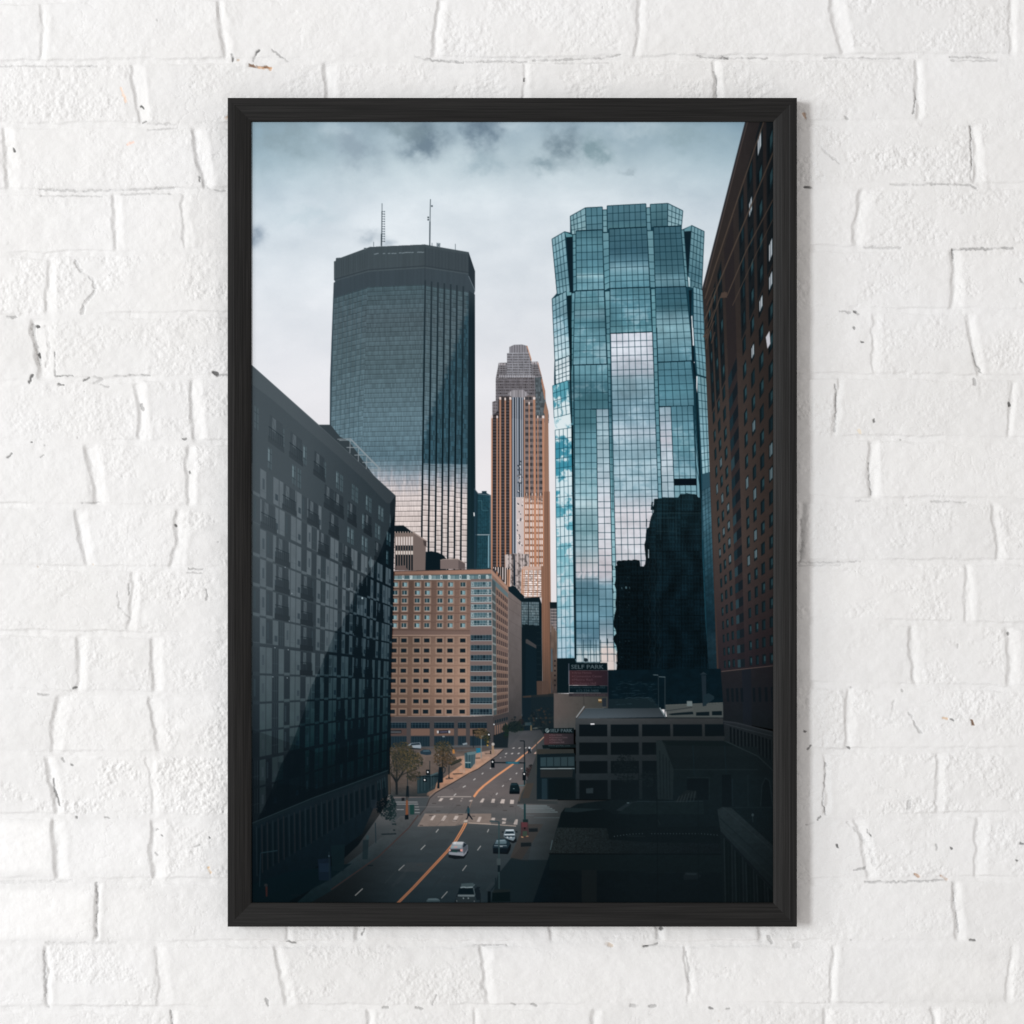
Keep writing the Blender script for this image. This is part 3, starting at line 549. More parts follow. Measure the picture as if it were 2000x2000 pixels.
# glazed corner bay
HB = Hm([(919.2, 1131), (960.5, 1130.5), (962.8, 1398), (917.4, 1398)])
HB.fill(lambda u, v, X, Y: mul(ramp(Y, R(1130, (120, 104, 102), 1250, (118, 100, 98), 1398, (112, 98, 92))), .95 + .06 * vnoise(X, Y, 2)))
def bayrow(y, h, light):
    v0 = (y - h - 1131) / 267; v1 = (y + h - 1131) / 267
    HB.quad(.02, v0, .97, v1, (44, 70, 80) if light else (20, 36, 46))
    for i in range(7):
        if rr.random() < .5: HB.quad(.03 + i * .135, v0 + .004, .13 + i * .135, v0 + (v1 - v0) * .62, (84, 112, 122) if light else (44, 66, 76), .9)
    for i in range(8): HB.line(.03 + i * .134, v0, .03 + i * .134, v1, .8, (150, 168, 174) if light else (104, 122, 130), .8)
    HB.line(.02, v1, .98, v1, 1.5, (196, 206, 208) if light else (150, 162, 166), .95); HB.line(.02, v0 + (v1 - v0) * .66, .97, v0 + (v1 - v0) * .66, .9, (170, 184, 188) if light else (90, 108, 116), .8)
    HB.line(.02, v0, .98, v0, 1.0, (180, 190, 192) if light else (120, 128, 132), .7)
    if light:
        for uu in (.05, .76): poly([HB.p(uu, v0 + .004), HB.p(uu + .09, v0 + .004), HB.p(uu + .09, v1 - .008), HB.p(uu, v1 - .008)], (208, 218, 220), .8); poly([HB.p(uu + .03, v0 + .009), HB.p(uu + .06, v0 + .009), HB.p(uu + .06, v1 - .012), HB.p(uu + .03, v1 - .012)], (40, 66, 76))
for y in rows_u: bayrow(y + .5, 5.6, True)
for y in rows_l: bayrow(y + 1.2, 5.6, False)
line((960.6, 1112), (963.4, 1398), 1.4, (190, 190, 188), .7)
# side wall
HC = Hm([(960.5, 1112), (992.6, 1146.3), (992.8, 1389), (963.6, 1398)])
HC.fill(lambda u, v, X, Y: mul(ramp(Y, R(1112, (150, 110, 92), 1250, (140, 106, 92), 1340, (134, 100, 84), 1398, (110, 84, 74))), .9 + .1 * fbm(X / 2, Y / 3, 6)))
HC.quad(0, .005, 1, .03, (176, 124, 98)); HC.quad(.02, .05, 1, .085, (92, 110, 116))
HC.quad(0, .06, .2, 1, (62, 78, 84), .85)
for j in range(16):
    v = .1 + j * .0565 + (0.02 if j > 6 else 0)
    if j == 7: HC.quad(.2, v - .028, 1, v - .006, (120, 92, 84)); 
    HC.quad(0, v + .036, .2, v + .05, (150, 160, 160), .6)
    for i in range(6):
        u = .25 + i * .125
        HC.quad(u, v, u + .075, v + .034, (66, 58, 60) if j < 8 else (50, 46, 50))
        HC.line(u, v + .036, u + .08, v + .036, .8, (176, 142, 122), .8)
# hotel base storeys
pz(9, '100,300 770,297 960,290 962,420 960,560 100,560', (68, 66, 68))
pz(9, '960,290 1085,255 1090,330 1085,420 960,455', (62, 60, 62)); lz(9, '965,292 1085,258', 1.3, (100, 80, 72))
for a, b in ((100, 232), (268, 426), (464, 630), (663, 730), (764, 905)):
    pz(9, f'{a},348 {b},348 {b},396 {a},396', (18, 34, 44)); lz(9, f'{a},347 {b},347', 1, (104, 108, 112), .8)
    for t in range(a + 12, b, 26): lz(9, f'{t},350 {t},394', .7, (72, 92, 102), .7)
    lz(9, f'{a},362 {b},362', .7, (72, 92, 102), .6)
    pz(9, f'{a},400 {b},400 {b},456 {a},458', (118, 84, 70) if a > 240 else (78, 64, 62))
    pz(9, f'{a},464 {b},464 {b},560 {a},560', (26, 42, 52))
    for t in range(a + 8, b, 22): lz(9, f'{t},466 {t},556', .7, (58, 78, 86), .5)
pz(9, '90,415 190,412 190,438 90,442', (30, 36, 42)); lz(9, '100,428 186,428', 2, (116, 120, 124), .7)
pz(9, '490,415 595,412 598,438 492,442', (30, 34, 44)); pz(9, '486,418 502,416 502,438 488,440', (186, 188, 190)); pz(9, '582,416 598,416 598,436 584,438', (186, 188, 190)); lz(9, '512,428 574,426', 2.4, (100, 96, 116), .8)
pz(9, '784,408 890,404 892,442 786,446', (34, 34, 30)); lz(9, '800,424 872,422', 2.2, (122, 96, 60), .7); lz(9, '532,466 552,466', 2.6, (150, 160, 166), .8)
for i in range(6): pz(9, f'{972+i*19},{330-i*5} {984+i*19},{326-i*5} {984+i*19},{352-i*5} {972+i*19},{358-i*5}', (24, 38, 46)); pz(9, f'{970+i*19},{376-i*5} {981+i*19},{372-i*5} {980+i*19},{450-i*6} {972+i*19},{455-i*6}', (128, 92, 76))
# pale side wall + dark glass block + shady street gap
pz(7, '1220,900 1245,895 1262,888 1290,900 1330,950 1375,992 1345,1045 1220,935', (14, 30, 38))
pz(7, '1220,935 1345,1040 1352,1932 1350,2200 1222,2200', lambda X, Y: mul(ramp(Y, R(1150, (116, 106, 104), 1220, (104, 98, 98), 1330, (84, 80, 80), 1410, (58, 58, 60))), .92 + .14 * fbm(X / 7, Y / 16, 5)))
for y in (1080, 1185, 1290, 1400, 1520, 1650, 1790): lz(7, f'1222,{y-80} 1348,{y}', .8, (84, 78, 78), .7)
pz(7, '1345,1040 1345,1005 1515,995 1535,1060 1545,2100 1350,2100', (12, 26, 33))
HD = Hm(q(7, '1345,1040 1510,1042 1512,1290 1348,1285'))
HD.fill(lambda u, v, X, Y: mul(ramp(Y, R(1175, (92, 108, 116), 1195, (112, 128, 134), 1225, (78, 98, 106))), .8 + .35 * _h(np.floor(X / 2.4), np.floor(Y / 4), 2)))
for j in range(11): HD.line(0, j / 10, 1, j / 10, .9, (24, 44, 52), .8)
for i in range(11): HD.line(i / 10, 0, i / 10, 1, .8, (24, 44, 52), .7)
pz(7, '1352,1252 1370,1258 1390,1250 1420,1262 1450,1256 1480,1268 1512,1262 1512,1300 1350,1300', (12, 26, 32)); lz(7, '1410,1045 1412,1280', 1.8, (12, 26, 34))
pz(7, '1385,1395 1400,1392 1485,1450 1485,1482 1385,1430', (64, 64, 66)); pz(7, '1385,1430 1485,1482 1490,2100 1380,2100', (14, 30, 38))
for i in range(10): lz(7, f'1490,{1330+i*60} 1540,{1330+i*60}', .9, (30, 44, 50), .6)

# ================= ground, road =================
ROAD = lambda X, Y: mul(ramp(Y, R(1400, (62, 66, 72), 1450, (78, 80, 84), 1500, (96, 93, 95), 1550, (104, 98, 98), 1590, (88, 89, 91), 1620, (68, 75, 79), 1680, (54, 65, 71), 1768, (38, 54, 62))), (.90 + .12 * fbm(X / 30, Y / 8, 90, 4)) * (1 - .5 * sstep(830, 640, X) * sstep(1560, 1700, Y)) * (1 - .55 * sstep(1000, 1160, X)))
pz(9, '-1200,1000 100,950 100,555 965,540 1090,420 1200,360 1400,360 1500,1000 1932,1000 1932,1932 -1200,1932', ROAD)
# far shaded street end
pz(9, '1200,120 1470,120 1470,400 1380,400 1300,420 1200,420', (18, 32, 40))
rr = random.Random(8)
for i in range(90):
    x = 1100 + rr.random() * 370; y = 300 + rr.random() * 110
    disc(*q(9, [(x, y)])[0], 1 + rr.random() * 3, 1 + rr.random() * 2, [(30, 42, 46), (14, 26, 32), (56, 56, 52), (72, 64, 54)][rr.randrange(4)], .6)
pz(9, '1205,128 1470,100 1470,132 1205,140', (58, 50, 46)); lz(9, '1370,0 1372,125', 22, (86, 62, 52), .9)
pz(9, '1110,380 1200,400 1190,440 1090,560 960,560 960,460 1060,420', (24, 34, 40))
for i in range(60):
    x = 1050 + rr.random() * 150; y = 360 + rr.random() * 90 + (1200 - x) * .25
    disc(*q(9, [(x, y - 20)])[0], 2 + rr.random() * 4, 2 + rr.random() * 4, (18 + rr.randrange(16), 30 + rr.randrange(14), 34), .8)
pz(9, '1090,420 1200,418 1480,400 1480,440 1400,440 1300,560 1080,560', ROAD, .9)
# parking lot and pavements
pz(9, '90,560 900,555 1000,590 990,620 760,770 480,930 420,970 100,970', lambda X, Y: mul(ramp(Y, R(1455, (66, 66, 68), 1475, (104, 92, 86), 1530, (84, 76, 72), 1560, (40, 48, 52))), .85 + .25 * fbm(X / 9, Y / 5, 5)))
pz(9, '640,640 960,575 1045,570 990,622 830,735 765,775 600,860 470,935 430,965 400,960 420,900 560,800 700,700', lambda X, Y: mul(ramp(Y, R(1460, (150, 128, 118), 1500, (188, 140, 112), 1530, (176, 128, 102), 1556, (104, 88, 80))), .85 + .25 * fbm(X / 6, Y / 4, 15)))
lz(9, '1045,575 990,625 830,738 762,770 600,866 480,935 425,985 400,1050 340,1130 250,1230 100,1370 0,1465', 1.6, (44, 42, 44)); lz(9, '990,620 760,764 470,928 420,968', 1.0, (168, 140, 120), .7)
for s in ('540,690 640,690 640,700 560,705', '560,815 620,812 625,822 560,826', '620,775 700,772 705,780 622,785', '800,645 850,642 850,650 800,652', '890,608 940,606 945,612 890,614'): pz(9, s, (70, 62, 58), .9)
# left pavement near
pz(9, '-1200,1900 -300,1560 100,1250 180,1140 330,1118 345,1130 250,1240 100,1385 0,1480 -400,1760 -700,1932', lambda X, Y: mul(ramp(Y, R(1590, (78, 80, 82), 1640, (58, 66, 70), 1700, (30, 44, 50), 1768, (14, 32, 38))), .9 + .2 * fbm(X / 7, Y / 7, 25)))
lz(9, '330,1125 250,1232 100,1375 0,1470 -400,1750', 2.2, (66, 44, 42), .7)
# cross street left
pz(9, '100,985 420,975 395,1060 340,1120 180,1135 100,1200', (66, 72, 76))
for s in ('140,1015 325,1015', '140,1032 330,1032', '300,1056 335,1056', '300,1078 340,1078', '300,1103 343,1103', '150,1078 210,1078'): lz(9, s, 1.5, (150, 152, 154), .85)
lz(9, '330,1055 540,1055', .8, (140, 136, 134), .6)
# concrete patch and crosswalk bars
pz(9, '385,1112 942,1112 940,1180 940,1205 740,1195 640,1215 322,1220', lambda X, Y: mul(col((128, 116, 110)) + 0 * X[..., None], .9 + .14 * fbm(X / 8, Y / 5, 35))); pz(9, '940,1140 1160,1200 1150,1215 940,1205', (96, 92, 92), .5)
WH = (196, 184, 178)
for s in ('430,1168 455,1125 478,1126 450,1168', '520,1172 548,1128 573,1130 545,1172', '617,1175 640,1130 670,1132 645,1175', '820,1180 838,1140 862,1140 845,1182', '938,1165 948,1147 976,1147 970,1170', '1030,1163 1035,1150 1070,1152 1064,1172', '1030,1198 1036,1178 1066,1180 1060,1196', '1128,1202 1145,1160 1165,1160 1160,1205'): pz(9, s, WH, .85)
pz(9, '715,1168 745,1165 742,1180 718,1178', WH, .8); lz(9, '750,1190 920,1200 1150,1217', 1.6, (190, 172, 160), .8)
for s in ('498,1007 518,982 543,983 522,1008', '590,995 604,980 628,981 612,996', '752,1010 768,998 790,998 778,1010', '845,1018 868,985 887,986 872,1018', '938,1020 950,988 975,988 968,1022', '1014,1025 1030,990 1057,992 1050,1027', '1098,1030 1102,996 1134,997 1130,1030'): pz(9, s, (198, 186, 180), .9)
pz(9, '690,985 705,980 706,988 690,992', WH, .6); pz(9, '682,1003 697,1000 697,1008 682,1010', WH, .5)
lz(9, '492,971 775,970', 1.5, (186, 176, 170), .8)
# right zebra
for i, y in enumerate((1044, 1056, 1068, 1082, 1098)): lz(9, f'{1160+i*18},{y} {1410+i*22},{y+1}', 1.7, (112, 122, 126), .9)
lz(9, '1230,1127 1300,1127', 1, (90, 100, 104), .7); lz(9, '1300,1146 1530,1146', 1.2, (84, 96, 102), .8)
# lane dashes
for s in ('478,1270 500,1242', '908,1270 922,1242', '826,1420 855,1382', '350,1415 390,1375', '700,1592 735,1545', '165,1588 215,1542', '524,1822 575,1765', '-200,1800 -135,1740', '628,962 648,945', '982,955 995,938', '704,892 728,878', '1033,886 1048,873', '792,832 810,818', '1094,828 1110,817', '862,782 876,770', '1148,780 1160,770', '1190,738 1204,730', '930,735 942,728'): lz(9, s, 1.7 if int(s.split(',')[1].split()[0]) < 1200 else 1.4, (206, 204, 202), .85)
for s in ('1055,613 1068,603 1080,603 1068,614', '1104,613 1118,603 1130,603 1118,614', '1158,613 1172,602 1185,602 1172,613', '1115,566 1130,558 1142,558 1130,567', '1165,566 1180,558 1194,556 1180,567', '1220,566 1232,556 1242,556 1232,566', '1012,645 1024,640 1028,644 1016,648', '1052,636 1062,632 1066,636 1056,640'): pz(9, s, (204, 200, 198), .9)
for s in ('420,1128 460,1128', '480,1090 515,1090', '650,1042 685,1042', '780,1134 808,1134', '445,1026 480,1026', '1095,1052 1130,1052', '340,1211 370,1211', '665,1120 705,1120', '317,1542 365,1541', '355,1586 395,1585', '1040,1086 1075,1086', '620,1168 655,1168'): lz(9, s, 1.6, (62, 58, 58), .8)
pz(9, '235,1522 480,1520 400,1600 160,1598', (62, 68, 72), .5)
lz(9, '660,1040 480,1220 330,1400', .7, (70, 68, 70), .6); lz(9, '1145,1060 1150,1200', .7, (70, 68, 70), .6)
rr_ = random.Random(31)
for i in range(26):
    x = rr_.uniform(120, 1000); y = rr_.uniform(860, 1850); sl = -.95 + rr_.random() * .2
    L_ = rr_.uniform(60, 240) * (.3 + (y - 800) / 1100)
    lz(9, f'{x},{y} {x-L_*.55},{y+L_*.62}', rr_.uniform(1.5, 5) * (.4 + (y - 800) / 1100), rr_.choice([(40, 44, 48), (88, 90, 92)]), .10)
for i in range(14):
    x = rr_.uniform(300, 1050); y = rr_.uniform(700, 1750); pts = [(x + k * 14 + rr_.uniform(-4, 4), y + k * rr_.uniform(-6, 8)) for k in range(5)]
    for a_, b_ in zip(pts[:-1], pts[1:]): line(q(9, [a_])[0], q(9, [b_])[0], .7, (38, 40, 44), .35)
for s in ('560,860 700,850 660,900 520,905', '880,1000 1000,1004 990,1060 860,1052', '420,1330 600,1326 560,1400 370,1402', '640,1600 820,1600 800,1700 600,1700'): pz(9, s, (40, 44, 48), .12)
# centre lines
YL = (226, 138, 88)
for dx, w in ((-7, 2.1), (9, 2.1)):
    pts = [(728 + dx, 1190), (700 + dx, 1245), (640 + dx, 1345), (570 + dx, 1430), (430 + dx, 1580), (290 + dx, 1730), (160 + dx, 1860), (145 + dx, 1878)]
    P_ = q(9, pts)
    for i in range(len(P_) - 1): line(P_[i], P_[i + 1], w, lambda X, Y: ramp(Y, R(1600, (232, 146, 92), 1650, (220, 132, 84), 1768, (196, 122, 84))))
P_ = q(9, [(796, 972), (830, 925), (880, 878), (980, 800), (1115, 705), (1215, 620), (1290, 560), (1385, 468)])
for i in range(len(P_) - 1): line(P_[i], P_[i + 1], [4.2, 4.0, 3.6, 3.4, 3.0, 2.2, 1.6][i], (226, 146, 98) if i < 5 else (206, 144, 112))
lz(9, '780,1000 760,1060', 1.0, (176, 130, 104), .6); lz(9, '710,1180 740,1178', 2, (196, 186, 172), .8)

# ================= street things =================
# bus shelters
pz(9, '718,605 770,590 812,598 806,690 770,735 722,730', (52, 74, 82)); pz(9, '735,600 812,588 818,612 745,622', (92, 116, 122)); lz(9, '722,684 770,684', 1.8, (150, 170, 174)); pz(9, '722,690 772,692 770,732 724,730', (30, 62, 72))
for x in (722, 748, 772, 790, 806): lz(9, f'{x},612 {x},725', .9, (120, 140, 146), .7)
pz(9, '812,565 852,562 852,600 818,606', (30, 110, 138)); lz(9, '858,462 858,648', 1.3, (110, 128, 132)); lz(9, '858,466 885,459', 1.8, (150, 168, 172))
lz(9, '600,700 690,660', 6, (34, 40, 38), .9); lz(9, '612,690 700,655', 2, (60, 60, 50), .8)
pz(9, '320,800 500,775 500,800 470,905 400,940 322,945', (26, 46, 54), .85); lz(9, '245,805 500,800', 2.2, (12, 26, 32)); lz(9, '430,795 495,768', 2.6, (66, 86, 92))
for x in (330, 360, 385, 440, 460, 498): lz(9, f'{x},800 {x},{935-(x-330)*.3}', 1.0, (60, 80, 86), .8)
pz(9, '503,722 538,718 538,850 508,856 508,900 488,900', (12, 26, 34)); lz(9, '540,725 556,730 554,760 542,775', 1.4, (16, 30, 38))
for x, y0, y1 in ((240, 590, 970), (427, 670, 920), (588, 700, 815), (1045, 470, 545), (792, 440, 560)): lz(9, f'{x},{y0} {x},{y1}', 1.3, (22, 34, 40))
lz(9, '240,588 296,588', 1.6, (40, 50, 54)); lz(9, '498,622 505,610 530,608', 1.6, (150, 160, 164)); lz(9, '498,622 498,720', 1.0, (90, 100, 104), .8)
pz(9, '578,810 588,798 600,818', (30, 36, 38)); pz(9, '232,880 250,880 252,975 226,975', (16, 26, 32))
for s in ('680,740 680,762', '692,735 692,766', '706,738 706,770', '718,735 718,770'): lz(9, s, .9, (140, 150, 152), .7)
pz(9, '616,575 632,573 638,608 618,608', (190, 120, 50), .9)
pz(9, '905,455 918,450 918,545 905,548', (196, 150, 40), .9); pz(9, '945,545 962,520 968,612 950,612', (150, 124, 100)); disc(*q(9, [(957, 530)])[0], 3, 3, (176, 170, 166)); pz(9, '932,585 942,583 942,612 933,612', (22, 28, 32))
pz(9, '222,1160 228,975 243,975 247,1160', (120, 70, 46)); pz(9, '218,1125 247,1120 249,1160 218,1162', (10, 20, 26)); disc(*q(9, [(236, 985)])[0], 3, 4, (60, 60, 60)); pz(9, '190,980 215,978 215,1004 190,1006', (22, 26, 30)); pz(9, '258,1038 295,1036 296,1118 262,1120', (26, 58, 56))
# parked cars far left
pz(9, '240,540 275,520 345,516 355,545 352,568 330,566 245,556', (140, 152, 162)); pz(9, '275,524 342,520 346,535 262,540', (28, 42, 52)); pz(9, '250,558 352,566 350,574 260,570', (24, 32, 38))
pz(9, '345,592 375,575 425,576 440,596 436,618 400,622 350,612', (34, 52, 64)); pz(9, '372,582 420,580 428,592 368,594', (66, 88, 100)); pz(9, '700,525 738,516 742,532 705,538', (130, 142, 150))
for s in ('560,540 760,535 760,550 560,558', '650,580 830,572 830,582 650,590'): pz(9, s, (84, 88, 92), .7)
# trees
def crown(k, cxx, cyy, rx, ry, n, cols_, seed, sz=(1.2, 3.6), a=.8, flat=1.0):
    n = int(n * 1.7); sz = (sz[0] * .6, sz[1] * .68)
    r_ = random.Random(seed); c0 = q(k, [(cxx, cyy)])[0]; s = ZT[k][2]
    for i in range(n):
        t = r_.random() * 6.283; d = r_.random() ** .6
        x = c0[0] + math.cos(t) * d * rx / s; y = c0[1] + math.sin(t) * d * ry / s * flat
        w = sz[0] + r_.random() * (sz[1] - sz[0]); tt = r_.random() * 3
        cc = cols_[r_.randrange(len(cols_))]
        poly([(x + w * math.cos(tt + j * 1.57) * (.6 + .6 * r_.random()), y + w * .8 * math.sin(tt + j * 1.57)) for j in range(4)], cc, a)
TC = [(58, 56, 44), (74, 66, 46), (44, 48, 42), (90, 76, 50), (34, 42, 40)]
lz(9, '150,955 148,850 120,800 95,770', 4.2, (24, 30, 34)); lz(9, '148,850 190,780 230,720', 3, (26, 32, 34)); lz(9, '150,840 150,700', 3, (26, 32, 34)); lz(9, '170,800 250,760 320,740', 1.6, (30, 34, 34)); lz(9, '140,760 110,640', 1.6, (30, 34, 34))
crown(9, 190, 590, 105, 80, 330, TC[:3] + [(52, 50, 44)], 1); crown(9, 240, 670, 130, 90, 520, TC, 2); crown(9, 150, 700, 90, 110, 240, [(38, 42, 42), (50, 50, 46), (62, 58, 48)], 3, a=.7); crown(9, 290, 790, 60, 50, 90, [(60, 56, 46), (44, 46, 42)], 4)
lz(9, '530,760 535,680 540,560', 2.4, (30, 32, 32)); crown(9, 540, 560, 80, 60, 230, TC, 5, (1, 3)); crown(9, 540, 650, 85, 70, 300, [(72, 58, 42), (50, 46, 40), (92, 70, 46), (40, 42, 40)], 6, (1, 2.8)); crown(9, 610, 650, 40, 30, 60, [(84, 68, 48), (50, 48, 42)], 16, (1, 2.4))
crown(9, 860, 440, 60, 45, 170, [(96, 76, 44), (66, 58, 42), (48, 46, 40), (120, 88, 48)], 7, (1, 2.8)); crown(9, 905, 480, 30, 60, 60, [(44, 50, 40), (30, 40, 38)], 17)
crown(9, 1140, 385, 60, 45, 200, [(22, 34, 36), (30, 40, 40), (16, 28, 32)], 8); crown(9, 1275, 765, 42, 62, 160, [(44, 34, 36), (32, 34, 36), (56, 40, 40), (24, 32, 34)], 9); crown(9, 60, 1050, 80, 110, 260, [(12, 26, 30), (22, 36, 38), (8, 20, 26)], 10); crown(9, 100, 1080, 50, 90, 90, [(26, 42, 44), (14, 28, 32)], 20)
# signal masts
def head(k, x, y, w, h, lx, ly):
    pz(k, f'{x-w},{y} {x+w},{y} {x+w},{y+h} {x-w},{y+h}', (8, 16, 22)); disc(*q(k, [(lx, ly)])[0], 1.5, 1.7, (250, 250, 250))
lz(9, '1182,503 1218,503 1220,520 1222,770', 1.8, (16, 26, 32)); lz(9, '1221,680 1222,1170', 3.2, (24, 44, 50)); lz(9, '970,684 1222,687', 2.2, (14, 24, 30)); pz(9, '1064,676 1178,678 1178,696 1064,694', (26, 78, 96)); lz(9, '1080,686 1165,687', 1.2, (110, 160, 172), .6)
head(9, 955, 658, 15, 70, 953, 678); head(9, 1219, 765, 14, 68, 1218, 780); head(9, 410, 745, 14, 42, 410, 764); head(9, 386, 818, 14, 28, 384, 830); head(9, 1247, 832, 11, 30, 1246, 847); head(9, 922, 435, 8, 30, 922, 450)
disc(*q(9, [(965, 364)])[0], 1.2, 1.4, (230, 240, 245)); disc(*q(9, [(1321, 314)])[0], 1.3, 1.3, (200, 225, 235)); lz(9, '1168,876 1222,876', 2.4, (84, 104, 110)); pz(9, '1215,955 1235,955 1238,985 1214,985', (14, 24, 28)); lz(9, '1222,985 1224,1170', 3.8, (26, 54, 58))
lz(9, '1362,330 1362,410', 3, (10, 20, 26)); pz(9, '1225,350 1290,345 1290,372 1225,375', (46, 66, 74), .8); lz(9, '1276,372 1276,415', 2.6, (150, 120, 70), .7); lz(9, '1290,398 1370,388', 1.8, (120, 128, 122), .6)
# sidewalk right of road
pz(9, '1190,940 1232,860 1320,620 1330,1000 1500,1010 1500,1032 1160,1030 1170,1000', (54, 58, 60)); lz(9, '1175,1010 1190,945 1235,862', 2.0, (84, 76, 68)); pz(9, '1235,860 1300,855 1260,980 1200,985', (66, 58, 52), .7)
pz(9, '1100,1482 1180,1290 1240,1200 1380,1200 1200,1495', (62, 58, 56), .8); pz(9, '1110,1482 1200,1500 1932,1500 1932,1932 930,1932 940,1840 1000,1620', (22, 36, 42), .85)
# walking people
def walker(k, x, y, s):
    T = lambda pts: q(k, [(x + a * s, y + b * s) for a, b in pts])
    poly(T([(-.09, 0), (.09, 0), (.1, .17), (-.08, .18)]), (24, 34, 40)); poly(T([(-.13, .2), (.16, .18), (.24, .52), (.2, .98), (-.1, 1.0), (-.14, .6)]), (34, 62, 72))
    poly(T([(-.1, .25), (-.14, .4), (-.3, .95), (-.38, .92), (-.26, .5)]), (46, 54, 58)); poly(T([(-.1, .98), (.2, .95), (.24, 1.15), (.62, 1.7), (.66, 1.85), (.54, 1.86), (.1, 1.3), (-.1, 1.78), (-.32, 1.82), (-.34, 1.72), (-.2, 1.66), (-.1, 1.3)]), (16, 24, 32))
walker(9, 748, 1052, 60)
pz(9, '1250,575 1262,560 1276,562 1276,605 1268,607 1264,585 1258,610 1250,606', (22, 30, 38)); disc(*q(9, [(1262, 560)])[0], 2, 2, (196, 200, 204)); lz(9, '1276,560 1276,590', 1.2, (180, 186, 190), .7)
# cars
def shadow(k, s, a=.75): pz(k, s, (8, 14, 20), a)
shadow(13, '140,790 400,790 470,700 480,740 410,850 250,860 140,830'); pz(13, '150,720 165,680 200,590 240,566 400,564 470,620 474,700 440,770 400,805 200,790 140,770', (126, 134, 146)); pz(13, '205,580 245,562 400,566 385,600 370,605 220,600', (214, 218, 222)); pz(13, '190,625 370,622 365,665 170,672', (150, 166, 172)); pz(13, '230,570 390,572 375,620 205,615', (186, 192, 198), .8); pz(13, '400,580 460,610 400,665 385,650', (30, 42, 52)); pz(13, '168,690 372,690 370,735 160,735', (44, 54, 62)); pz(13, '165,700 205,705 200,738 290,745 292,715', (30, 66, 62), .8); pz(13, '150,690 178,695 175,722 150,715', (238, 170, 164)); pz(13, '340,690 382,688 380,728 345,730', (240, 164, 156)); pz(13, '235,640 290,635 290,665 240,668', (206, 150, 150), .8); pz(13, '150,745 390,755 440,700 440,760 395,808 150,780', (150, 156, 166)); pz(13, '385,665 465,620 470,690 400,780', (84, 92, 102)); lz(13, '250,572 252,600', 1.5, (240, 242, 244))
shadow(13, '900,640 920,600 1180,560 1215,620 1200,700 1160,775 905,765', .9); pz(13, '905,640 960,530 1000,505 1110,510 1180,545 1200,600 1150,680 1130,740 905,735', (30, 46, 56)); pz(13, '935,600 965,530 1110,520 1140,560 1130,598', (96, 118, 128), .9); pz(13, '960,540 1100,528 1120,548 965,560', (140, 158, 168), .7); lz(13, '925,628 1140,630', 1.8, (116, 132, 140)); lz(13, '1020,642 1070,642', 1.2, (200, 206, 210)); pz(13, '905,670 1145,672 1140,745 905,740', (14, 24, 32))
shadow(13, '1100,480 1300,470 1310,560 1250,590 1180,560', .8); pz(13, '1085,440 1110,370 1140,350 1260,352 1280,400 1285,500 1250,545 1160,520 1090,480', (122, 138, 148)); pz(13, '1105,425 1125,385 1255,385 1268,425', (30, 46, 56)); lz(13, '1118,365 1260,362', 2.6, (206, 218, 226)); lz(13, '1100,440 1275,438', 2.2, (206, 218, 226)); pz(13, '1095,455 1280,455 1275,480 1100,480', (44, 58, 68)); disc(*q(13, [(1150, 486)])[0], 1.3, 1.3, (220, 226, 230)); disc(*q(13, [(1212, 488)])[0], 1.3, 1.3, (220, 226, 230)); pz(13, '1055,390 1085,388 1085,405 1060,408', (14, 26, 34)); pz(13, '1290,385 1325,385 1322,405 1295,405', (14, 26, 34))
shadow(13, '250,1600 290,1450 640,1380 690,1450 690,1620 250,1625', .8); pz(13, '265,1610 295,1470 340,1320 375,1268 570,1262 640,1330 680,1400 680,1610', (40, 54, 62)); pz(13, '360,1280 570,1268 575,1330 350,1345', (72, 90, 96)); lz(13, '345,1350 400,1340 450,1348 560,1340', 2.2, (150, 168, 174)); pz(13, '325,1360 555,1362 575,1465 300,1460', (12, 28, 36)); pz(13, '300,1470 590,1470 585,1505 300,1500', (120, 134, 140)); pz(13, '270,1510 600,1510 600,1610 265,1610', (44, 56, 62)); lz(13, '572,1360 600,1480', 1.5, (110, 128, 134)); lz(13, '570,1320 590,1290', 1.4, (110, 128, 134)); pz(13, '385,1520 405,1518 408,1542 388,1545', (150, 166, 170)); pz(13, '470,1518 492,1520 488,1545 470,1543', (150, 166, 170)); pz(13, '580,1380 640,1330 680,1400 680,1560 620,1560', (22, 34, 42)); pz(13, '640,1340 680,1340 680,1360 645,1362', (20, 32, 40)); lz(13, '275,1570 290,1585', 1.5, (130, 140, 144)); lz(13, '590,1575 575,1590', 1.5, (130, 140, 144))
pz(9, '400,1840 420,1822 480,1820 510,1835 512,1848 400,1850', (74, 94, 102)); lz(9, '410,1830 500,1830', 1.4, (120, 140, 148), .7)
pz(14, '625,1640 640,1500 665,1440 770,1440 800,1480 825,1560 820,1640', (14, 28, 34)); pz(14, '665,1450 765,1450 780,1480 655,1485', (28, 48, 56)); lz(14, '695,1550 725,1550', 1.0, (130, 150, 154)); pz(14, '625,1600 820,1600 815,1650 630,1650', (6, 14, 20))
